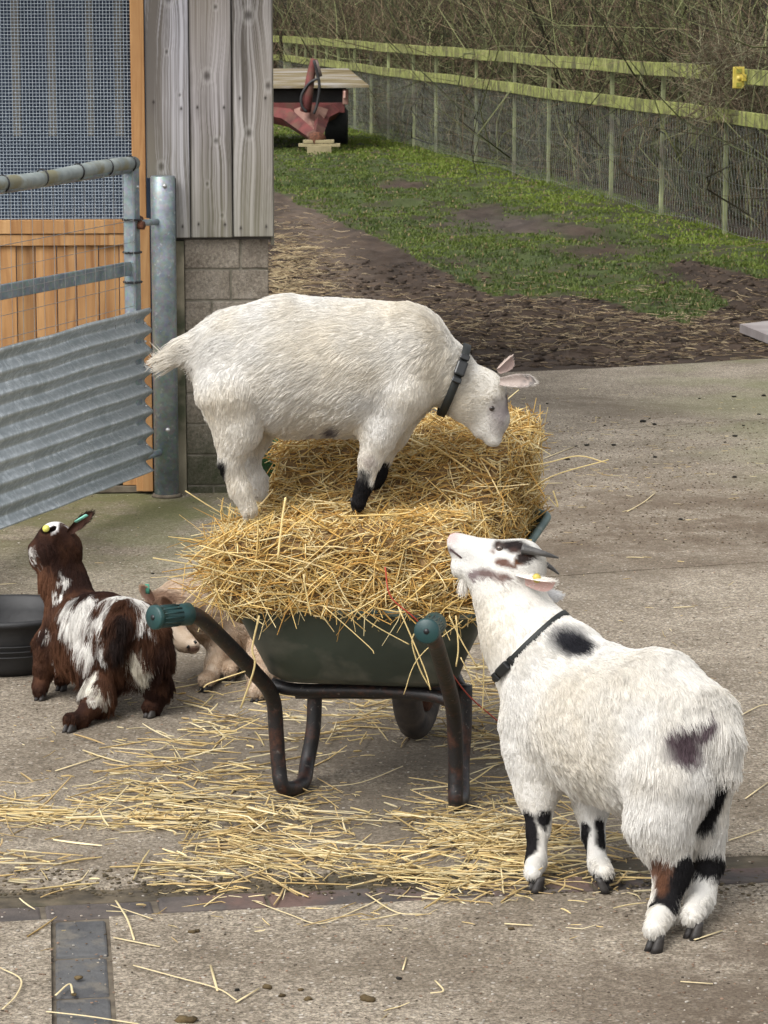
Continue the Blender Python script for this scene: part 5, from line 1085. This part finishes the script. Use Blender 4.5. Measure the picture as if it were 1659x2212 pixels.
pl1 = [(g(782, 1060, -.062), .045, BLK, .10, g(772, 1110, -.062)), (g(815, 1010, .066), .040, BLK, .10, g(808, 1075, .066)), (g(476, 1004, -.065), (.016, .05, .024), BLK, .3), (g(1085, 895, -.01), (.020, .05, .032), (.36, .32, .31), .5), (g(1094, 868, 0), (.013, .05, .025), (.22, .19, .19), .5), (g(722, 928, -.05), (.014, .06, .012), GRY, .5), (g(690, 945, -.05), (.012, .06, .009), (.35, .31, .29), .5), (g(795, 990, -.085), (.015, .03, .022), (.45, .40, .36), .5)]
cf1 = lambda p, P: patches(whitecoat(p, 1, .8), pl1, p, 1)
m1 = None; E1 = hit(b1, 1062, 882, 5.9, 6.7)
goat1, fn1 = goat('goat', 'white goat with a black collar standing on the straw bale with its head down', b1, cf1, 120000, g(700, 1100)*[1, 1, 0]+ZU*.66, (g(360, 1100, -.25)[0]-.03, Y1-.24, .60), (g(1110, 600)[0]+.02, Y1+.24, g(700, 610)[2]+.02), seed=1, curl=.25, clump=.5, nclump=16, Lscale=.86, bald=[(E1, .010)])
collar(fn1, g(984, 812), np.array([.90, 0, -.34]), goat1, w=.018, iso=.011, buckle=g(1006, 806, -.06))
ear(goat1, g(1080, 826, -.03), g(1158, 826, -.055), (.25, -.8, .35), .040, (.66, .61, .56), (.36, .30, .27), cup=.4, tipc=(.16, .145, .135), seed=3)
ear(goat1, g(1075, 800, .04), g(1106, 773, .075), (.3, -.8, -.3), .036, (.62, .52, .46), (.45, .33, .29), cup=.4, seed=4)
eyeb(goat1, E1+np.array([0, .003, 0]), (.35, -1, .05), .0066, iris=(.04, .03, .025))
for a, b_ in (((785, 1100, -.06), (762, 1103, -.06)), ((545, 1112, -.055), (528, 1114, -.055)), ((818, 1050, .066), (800, 1052, .066)), ((568, 1072, .066), (552, 1074, .066))): hoof(goat1, g(*a), g(*b_), name='hoof')

# ------------------------------------------------------------ goat at the right, stretching up to the bale
w_ = W
b2 = []
fl = nrm(np.array([.45, -.75, -.35]))
b2 += [bone(w_(1215, 1530, 5.80), w_(1310, 1560, 5.70), .098, .120, .026, fl, lift=.3), bone(w_(1310, 1560, 5.70), w_(1395, 1575, 5.60), .120, .120, .028, fl, lift=.3), bone(w_(1395, 1575, 5.60), w_(1462, 1588, 5.54), .120, .105, .030, (.4, -.6, -.6), lift=.32),
       bone(w_(1280, 1470, 5.76), w_(1430, 1490, 5.62), .052, .062, .024, (.5, -.8, .0), lift=.3), bone(w_(1430, 1492, 5.62), w_(1500, 1560, 5.56), .060, .068, .028, (.4, -.6, -.5), lift=.32),
       bone(w_(1292, 1642, 5.73), w_(1390, 1662, 5.62), .078, .088, .028, (.3, -.3, -1), lift=.3), bone(w_(1160, 1560, 5.82), w_(1162, 1640, 5.80), .066, .050, .020, (.1, -.2, -1), lift=.3)]
b2 += [bone(w_(1195, 1436, 5.80), w_(1290, 1462, 5.75), .060, .052, .022, (.5, -.8, -.1), lift=.3), bone(w_(1165, 1392, 5.86), w_(1222, 1402, 5.80), .056, .052, .022, (.5, -.6, -.3), lift=.3)]
b2 += chain([w_(1092, 1290, 5.93), w_(1128, 1370, 5.90), w_(1176, 1440, 5.86), w_(1238, 1500, 5.80)], [.062, .071, .083, .09], L=.018, flow=(.35, -.2, -.8), lift=.25)
b2 += [bone(w_(1135, 1222, 5.925), w_(1095, 1235, 5.93), .040, .048, .011, (.9, 0, -.1), lift=.25), bone(w_(1050, 1200, 5.935), w_(1120, 1208, 5.93), .032, .042, .008, (1, 0, -.05), lift=.2), bone(w_(995, 1180, 5.94), w_(1050, 1199, 5.935), .026, .034, .006, (1, 0, 0), lift=.2), bone(w_(983, 1168, 5.94), w_(1000, 1182, 5.94), .015, .022, .004, (1, 0, 0), lift=.15), bone(w_(1000, 1225, 5.935), w_(1080, 1262, 5.93), .024, .040, .012, (.6, 0, -.6), lift=.25)]
# legs: front near, front far, hind near, hind far
b2 += chain([w_(1150, 1620, 5.80), w_(1158, 1710, 5.78), w_(1163, 1790, 5.76), w_(1158, 1860, 5.735), GF(1150, 1924, .036)], [.050, .035, .0235, .0200, .0180], L=.012, flow=(0, -.05, -1), lift=.2)
b2[-1].update(L=.011, lift=.1)
b2 += chain([w_(1275, 1650, 5.84), w_(1280, 1730, 5.81), w_(1281, 1800, 5.78), w_(1293, 1865, 5.74), GF(1304, 1924, .036)], [.050, .034, .0225, .020, .020], L=.013, flow=(.05, -.05, -1), lift=.2)
b2[-1].update(L=.014, lift=.14)
b2 += chain([w_(1445, 1690, 5.47), w_(1425, 1775, 5.45), w_(1452, 1875, 5.44), w_(1432, 1965, 5.385), GF(1410, 2052, .040)], [.080, .052, .029, .026, .0185], L=.028, flow=(.05, -.1, -1), lift=.3)
b2[-1].update(L=.017, lift=.1); b2[-2].update(L=.026, lift=.2)
b2 += chain([w_(1510, 1680, 5.53), w_(1515, 1780, 5.52), w_(1530, 1860, 5.52), w_(1512, 1940, 5.47), GF(1493, 2024, .040)], [.066, .042, .027, .025, .018], L=.026, flow=(0, -.1, -1), lift=.3)
b2[-1].update(L=.017, lift=.1); b2[-2].update(L=.024, lift=.2)
b2 += chain([w_(1535, 1540, 5.50), w_(1558, 1590, 5.46), w_(1572, 1650, 5.45)], [.042, .030, .018], L=.05, flow=(.15, -.3, -1), lift=.35)
h2 = lambda x, y: hit(b2, x, y, 5.2, 6.1)
E2 = h2(1079, 1186); N2 = h2(978, 1160); N3 = h2(972, 1188)
pl2 = [(h2(1228, 1378), .036, (.03, .03, .036), .45), (h2(1248, 1398), .032, (.014, .014, .018), .35),
       (h2(1538, 1552), .013, (.11, .08, .09), .5, h2(1445, 1592)), (h2(1472, 1600), .033, (.10, .07, .08), .45), (h2(1485, 1622), .022, (.10, .07, .08), .5),
       (h2(1556, 1692), .026, BLK, .3, h2(1522, 1768)),
       (h2(1112, 1178), (.030, .03, .013), (.02, .015, .015), .2), (h2(1140, 1195), (.014, .02, .008), (.04, .025, .02), .25), (h2(1080, 1178), (.013, .02, .007), (.05, .035, .03), .3), (h2(1066, 1192), (.006, .02, .006), (.30, .24, .22), .4), (w_(1105, 1190, 5.885), (.014, .02, .010), (.06, .035, .03), .2),
       (w_(1128, 1200, 5.885), .009, BRN, .2, w_(1105, 1225, 5.885)), (w_(1145, 1198, 5.88), .010, (.03, .022, .02), .2, w_(1120, 1204, 5.885)), (w_(1085, 1216, 5.885), (.015, .02, .009), (.16, .09, .07), .25), (w_(1045, 1242, 5.885), (.022, .03, .010), (.17, .12, .11), .3), (w_(1085, 1248, 5.88), (.022, .03, .009), (.20, .13, .11), .35), (w_(1022, 1245, 5.885), (.010, .03, .011), (.22, .17, .17), .3),
       (w_(1140, 1770, 5.75), .019, BLK, .12, w_(1146, 1845, 5.73)), (w_(1176, 1765, 5.74), (.016, .03, .018), BLK, .15), (GF(1152, 1924, .008), (.030, .045, .022), BLK, .15), (w_(1170, 1870, 5.73), (.010, .03, .018), (.10, .10, .10), .3),
       (w_(1262, 1790, 5.77), .012, BLK, .15, w_(1266, 1830, 5.76)), (w_(1292, 1780, 5.77), .014, BLK, .15, w_(1305, 1820, 5.75)), (GF(1306, 1924, .012), (.045, .06, .030), BLK, .12),
       (w_(1482, 1870, 5.42), .030, BLK, .12, w_(1445, 1935, 5.37)), (w_(1425, 1868, 5.41), (.026, .04, .022), (.17, .09, .06), .25), (w_(1432, 1905, 5.38), (.018, .04, .028), (.10, .045, .025), .25), (w_(1532, 1858, 5.50), (.038, .05, .030), BLK, .12), (GF(1406, 2056, .004), (.026, .05, .018), BLK, .2)]
def cf2(p, P):
    c = patches(whitecoat(p, 2, .5), pl2, p, 2, edge=.006)
    k = np.clip(1.5-np.linalg.norm((p-N2)/np.array([.014, .05, .012]), axis=1), 0, 1)[:, None]; c = c*(1-k)+np.array([.75, .5, .48])*k
    k = np.clip(1.4-np.linalg.norm((p-N3)/np.array([.008, .03, .007]), axis=1), 0, 1)[:, None]; return c*(1-k*.8)+np.array([.12, .08, .08])*k*.8
lo2 = (w_(960, 1200, 5.9)[0]-.02, 5.23, -.005); hi2 = (w_(1640, 1600, 5.5)[0]+.03, 6.06, w_(1100, 1130, 5.93)[2]+.02)
goat2, fn2 = goat('goat', 'white goat with black leg patches stretching its head up to the straw at the right', b2, cf2, 150000, w_(1330, 1980, 5.6)*[1, 1, 0], lo2, hi2, seed=2, curl=.22, k=.020, clump=.5, nclump=14, bald=[(E2, .0105)])
collar(fn2, w_(1138, 1408, 5.885), nrm(w_(1092, 1290, 5.93)-w_(1165, 1440, 5.86))*.8+np.array([-.55, 0, .25]), goat2, w=.016, iso=.001, buckle=w_(1078, 1430, 5.80))
def horn(body, pts, Y_, r0, flat=.7): P = spline([w_(a, b, Y_+d) for a, b, d in pts], 6); return M('horn', *tube(P, np.linspace(r0, r0*.18, len(P)), 12, flat=flat), m_horn, body)
horn(goat2, [(1128, 1186, -.040), (1158, 1192, -.046), (1185, 1199, -.044), (1206, 1205, -.036)], 5.93, .0150)
horn(goat2, [(1140, 1205, .02), (1168, 1214, .012), (1190, 1226, .012), (1207, 1240, .015)], 5.93, .0145)
ear(goat2, h2(1120, 1243)+np.array([0, .004, 0]), h2(1120, 1243)+w_(1200, 1257, 5.83)-w_(1120, 1243, 5.87), (.1, -.6, -.5), .050, (.84, .80, .75), (.62, .42, .38), cup=.42, hl=.010)
ear(goat2, w_(1150, 1285, 5.96), w_(1215, 1286, 6.0), (.1, .6, -.3), .038, (.86, .85, .84), (.7, .6, .56), cup=.3, hl=.008)
e_ = h2(1120, 1243)+w_(1158, 1243, 5.86)-w_(1120, 1243, 5.87); M('ear_tag', *tube([e_+[0, -.018, 0], e_+[.001, -.030, -.002]], .0085, 12), m_yel, goat2)
eyeb(goat2, E2+np.array([0, .0035, 0]), (-.2, -1, .15), .0080, iris=(.12, .09, .07))
# mouth line and beard
M('mouth', *tube(spline([w_(972, 1186, 5.922), w_(985, 1196, 5.916), w_(998, 1206, 5.914)], 4), [.0022]*8+[.001], 6), mat('dark_mouth', (.05, .025, .025), .6), goat2)
n = 500; b = w_(1003, 1246, 5.93)+RNG.normal(0, .0035, (n, 3)); t = np.linspace(0, 1, 5)[None, :, None]; d = nrm(np.array([[-.12, 0, -1.]])+RNG.normal(0, .13, (n, 3))); hair('beard', b[:, None]+d[:, None]*t*RNG.uniform(.02, .04, n)[:, None, None], np.tile(np.array([.0005, .0005, .0004, .0003, .0001]), (n, 1)), np.tile([[.85, .82, .77]], (n, 1)), m_fur, goat2)
for a, b_, d1, d2 in (((1142, 1928), (1166, 1924), 5.78, 5.81), ((1320, 1928), (1296, 1926), 5.78, 5.81), ((1400, 2058), (1422, 2052), 5.43, 5.46), ((1484, 2030), (1506, 2024), 5.50, 5.53)):
    A_, B_ = G(*a), G(*b_); hoof(goat2, A_, B_, h=.030, w=.029, name='hoof')

# ------------------------------------------------------------ long haired brown and white kid
def v3(x, y, Y): return W(x, y, Y)
b3 = []
b3 += [bone(v3(160, 1345, 7.38), v3(215, 1360, 7.28), .072, .086, .055, (.3, -.5, -.8), lift=.28), bone(v3(215, 1360, 7.28), v3(275, 1375, 7.17), .086, .082, .06, (.1, -.4, -1), lift=.28), bone(v3(270, 1345, 7.20), v3(305, 1358, 7.15), .058, .055, .055, (.1, -.4, -1), lift=.3), bone(v3(128, 1392, 7.38), v3(225, 1410, 7.22), .055, .062, .062, (0, -.2, -1), lift=.22), bone(v3(225, 1408, 7.18), v3(318, 1404, 7.14), .060, .054, .062, (0, -.2, -1), lift=.22)]
b3 += chain([v3(120, 1190, 7.42), v3(135, 1250, 7.42), v3(162, 1325, 7.38)], [.046, .054, .066], L=.026, flow=(.2, -.3, -1), lift=.3)
b3 += [bone(v3(120, 1165, 7.42), v3(136, 1182, 7.42), .042, .046, .012, (.3, 0, -.9), lift=.25), bone(v3(88, 1190, 7.42), v3(115, 1172, 7.42), .028, .040, .009, (.6, 0, .2), lift=.2), bone(v3(78, 1212, 7.42), v3(88, 1192, 7.42), .017, .027, .006, (.6, 0, .4), lift=.2)]
b3 += chain([v3(222, 1450, 7.16), v3(212, 1500, 7.10), v3(196, 1525, 7.06), v3(172, 1556, 7.02), GF(152, 1578, .028)], [.050, .032, .022, .020, .017], L=.07, flow=(-.1, -.1, -1), lift=.25)
for q in (-3, -2, -1): b3[q]['L'] = .016
b3 += chain([v3(325, 1430, 7.15), v3(338, 1475, 7.15), v3(338, 1500, 7.15), v3(330, 1525, 7.14), GF(322, 1548, .028)], [.046, .030, .022, .020, .017], L=.06, flow=(0, -.1, -1), lift=.25)
for q in (-3, -2, -1): b3[q]['L'] = .014
b3 += chain([v3(115, 1390, 7.36), v3(96, 1440, 7.34), v3(89, 1475, 7.33), GF(86, 1512, .028)], [.044, .026, .019, .016], L=.018, flow=(0, 0, -1), lift=.3)
b3 += chain([v3(150, 1400, 7.44), v3(140, 1440, 7.44), v3(135, 1465, 7.42), GF(130, 1490, .028)], [.036, .022, .017, .015], L=.016, flow=(0, 0, -1), lift=.3)
b3 += chain([v3(272, 1322, 7.14), v3(258, 1350, 7.09), v3(250, 1392, 7.07)], [.026, .024, .018], L=.05, flow=(-.15, -.4, -1), lift=.35)
WH = (.78, .76, .72)
h3 = lambda x, y: hit(b3, x, y, 6.8, 7.7)
pl3 = [(h3(152, 1300), .024, WH, .3, h3(160, 1375)), (h3(180, 1300), .030, WH, .3, h3(175, 1350)), (h3(215, 1320), .014, WH, .4, h3(160, 1395)), (h3(240, 1286), .016, WH, .35, h3(300, 1300)), (h3(300, 1300), .014, WH, .35, h3(318, 1330)), (h3(235, 1300), .018, WH, .3, h3(228, 1330)), (h3(215, 1375), .020, WH, .35, h3(175, 1392)),
       (h3(132, 1250), .012, WH, .35, h3(122, 1290)), (h3(108, 1330), .007, WH, .5, h3(92, 1375)), (h3(118, 1400), .006, WH, .5, h3(125, 1450)), (h3(295, 1405), .026, (.72, .68, .58), .3, h3(298, 1450)), (h3(195, 1460), .017, (.76, .73, .65), .35, h3(205, 1505)), (h3(218, 1490), .010, (.7, .66, .56), .4, h3(232, 1515)), (v3(108, 1130, 7.41), (.036, .05, .013), (.82, .80, .78), .2), (v3(70, 1206, 7.42), (.008, .04, .020), WH, .3),
       (h3(262, 1340), .024, (.020, .012, .010), .4, h3(250, 1400))]
def cf3(p, P):
    a = np.clip(noise(p, 16, 161, 3)*2.2-.7, 0, 1)[:, None]; up = np.clip((p[:, 2:3]-.42)/.05, 0, 1); br = np.array([[.03, .013, .009]])*(1-a)+np.array([[.125, .055, .029]])*a; br = br*(1-up)+np.array([[.014, .009, .008]])*up; return patches(br, pl3, p, 3, edge=.020, f=60)
lo3 = (v3(55, 1300, 7.4)[0]-.03, 6.93, -.005); hi3 = (v3(375, 1300, 7.1)[0]+.03, 7.62, v3(118, 1110, 7.42)[2]+.02)
goat3, fn3 = goat('goat', 'small shaggy brown and white goat seen from behind beside the black feed tub', b3, cf3, 110000, v3(210, 1560, 7.2)*[1, 1, 0], lo3, hi3, seed=3, vox=.006, k=.012, curl=.3, clump=.7, nclump=34, rad=.00045, grav=.6)
ear(goat3, v3(150, 1150, 7.40), v3(200, 1106, 7.36), (.1, -1, .2), .034, (.03, .017, .014), (.07, .035, .026), cup=.4, hl=.012)
ear(goat3, v3(118, 1143, 7.37), v3(96, 1150, 7.31), (-.3, -.2, 1), .034, (.03, .017, .014), (.07, .035, .026), cup=.4, hl=.010)
V, F = box(v3(177, 1119, 7.36), (.036, .004, .010), v3(188, 1113, 7.36)-v3(168, 1124, 7.36), None, None) if False else tube([v3(164, 1127, 7.365), v3(187, 1113, 7.345)], .0062, 8, flat=.5)
M('ear_tag', V, F, mat('mint_green_tag', (.22, .55, .44), .5), goat3); M('ear_tag', *tube([v3(100, 1141, 7.318), v3(99, 1142, 7.300)], .0088, 12), noisy('lime_yellow_tag', (.60, .58, .10), (.72, .70, .22), 10, rough=.5), goat3)
eyeb(goat3, v3(93, 1172, 7.395), (-.6, -.8, .1), .008, iris=(.2, .12, .05))
for a, b_ in (((140, 1584), (158, 1578)), ((314, 1552), (330, 1548)), ((80, 1515), (94, 1510)), ((126, 1494), (138, 1490))): hoof(goat3, G(*a), G(*b_), h=.019, w=.024)

# ------------------------------------------------------------ tan goat behind the barrow
b4 = []
b4 += [bone(v3(425, 1310, 7.55), v3(500, 1328, 7.62), .066, .078, .024, (.8, .4, -.3), lift=.35), bone(v3(500, 1335, 7.62), v3(580, 1335, 7.72), .078, .074, .026, (.8, .4, -.4), lift=.35), bone(v3(450, 1335, 7.58), v3(540, 1345, 7.66), .052, .056, .022, (.3, .1, -1), lift=.35)]
b4 += chain([v3(352, 1315, 7.45), v3(385, 1305, 7.49), v3(425, 1315, 7.54)], [.042, .052, .062], L=.025, flow=(.9, .2, -.2), lift=.35)
b4 += [bone(v3(350, 1322, 7.44), v3(365, 1345, 7.42), .040, .036, .009, (0, 0, 1), lift=.2), bone(v3(398, 1388, 7.38), v3(368, 1350, 7.41), .024, .033, .006, (-.5, 0, .8), lift=.2), bone(v3(417, 1398, 7.36), v3(400, 1388, 7.38), .019, .024, .005, (-.5, 0, .8), lift=.2)]
b4 += chain([v3(478, 1380, 7.56), v3(466, 1425, 7.54), v3(455, 1460, 7.48), GF(443, 1494, .032)], [.042, .026, .017, .018], L=.013, flow=(0, 0, -1), lift=.25)
b4 += chain([v3(500, 1390, 7.66), v3(498, 1430, 7.6), GF(497, 1475, .032)], [.04, .022, .017], L=.013, flow=(0, 0, -1), lift=.25)
b4 += chain([v3(580, 1380, 7.62), v3(562, 1440, 7.48), v3(560, 1475, 7.42), GF(556, 1514, .034)], [.058, .032, .020, .024], L=.02, flow=(0, 0, -1), lift=.25)
b4 += chain([v3(600, 1380, 7.78), v3(606, 1430, 7.65), GF(603, 1476, .032)], [.055, .028, .018], L=.016, flow=(0, 0, -1), lift=.25)
pl4 = [(v3(419, 1402, 7.34), (.018, .03, .010), (.14, .08, .06), .4), (v3(345, 1300, 7.42), (.05, .04, .03), (.30, .19, .13), .5), (v3(440, 1494, 7.5), (.03, .05, .008), (.12, .08, .06), .3), (v3(556, 1512, 7.42), (.03, .05, .01), (.16, .09, .06), .3)]
def cf4(p, P):
    a = np.clip(noise(p, 40, 171, 3)*2.4-.7, 0, 1)[:, None]; return patches(np.array([[.54, .40, .28]])*(1-a)+np.array([[.74, .61, .48]])*a, pl4, p, 4, edge=.005)
goat4, fn4 = goat('goat', 'pale tan goat behind the wheelbarrow with its head lowered by the left handle', b4, cf4, 90000, v3(500, 1500, 7.6)*[1, 1, 0], (v3(300, 1300, 7.4)[0], 7.2, -.005), (v3(680, 1300, 7.8)[0], 7.98, v3(450, 1210, 7.6)[2]+.02), seed=4, vox=.0065, curl=.2, rad=.0005, Lscale=1.0, nclump=18, clump=.55)
ear(goat4, v3(330, 1298, 7.40), v3(304, 1266, 7.36), (.3, -1, 0), .034, (.55, .38, .26), (.62, .40, .32), cup=.35); ear(goat4, v3(372, 1318, 7.40), v3(352, 1292, 7.34), (0, -1, .2), .030, (.25, .15, .10), (.3, .18, .13), cup=.3)
M('ear_tag', *tube([v3(318, 1262, 7.37), v3(319, 1282, 7.37)], .0075, 8, flat=.5), noisy('green_tag', (.05, .22, .15), (.08, .3, .2), 9), goat4)
eyeb(goat4, v3(368, 1366, 7.375), (-.1, -1, .1), .0085, iris=(.12, .07, .04)); M('nostril', *tube([v3(420, 1384, 7.337), v3(424, 1390, 7.335)], .0035, 6), m_cable, goat4); M('nostril', *tube([v3(408, 1394, 7.341), v3(404, 1400, 7.343)], .0025, 6), m_cable, goat4)
for a, b_ in (((434, 1497), (450, 1492)), ((546, 1518), (564, 1512)), ((492, 1476), (504, 1473)), ((598, 1478), (610, 1474))): hoof(goat4, G(*a), G(*b_), h=.018, w=.024)
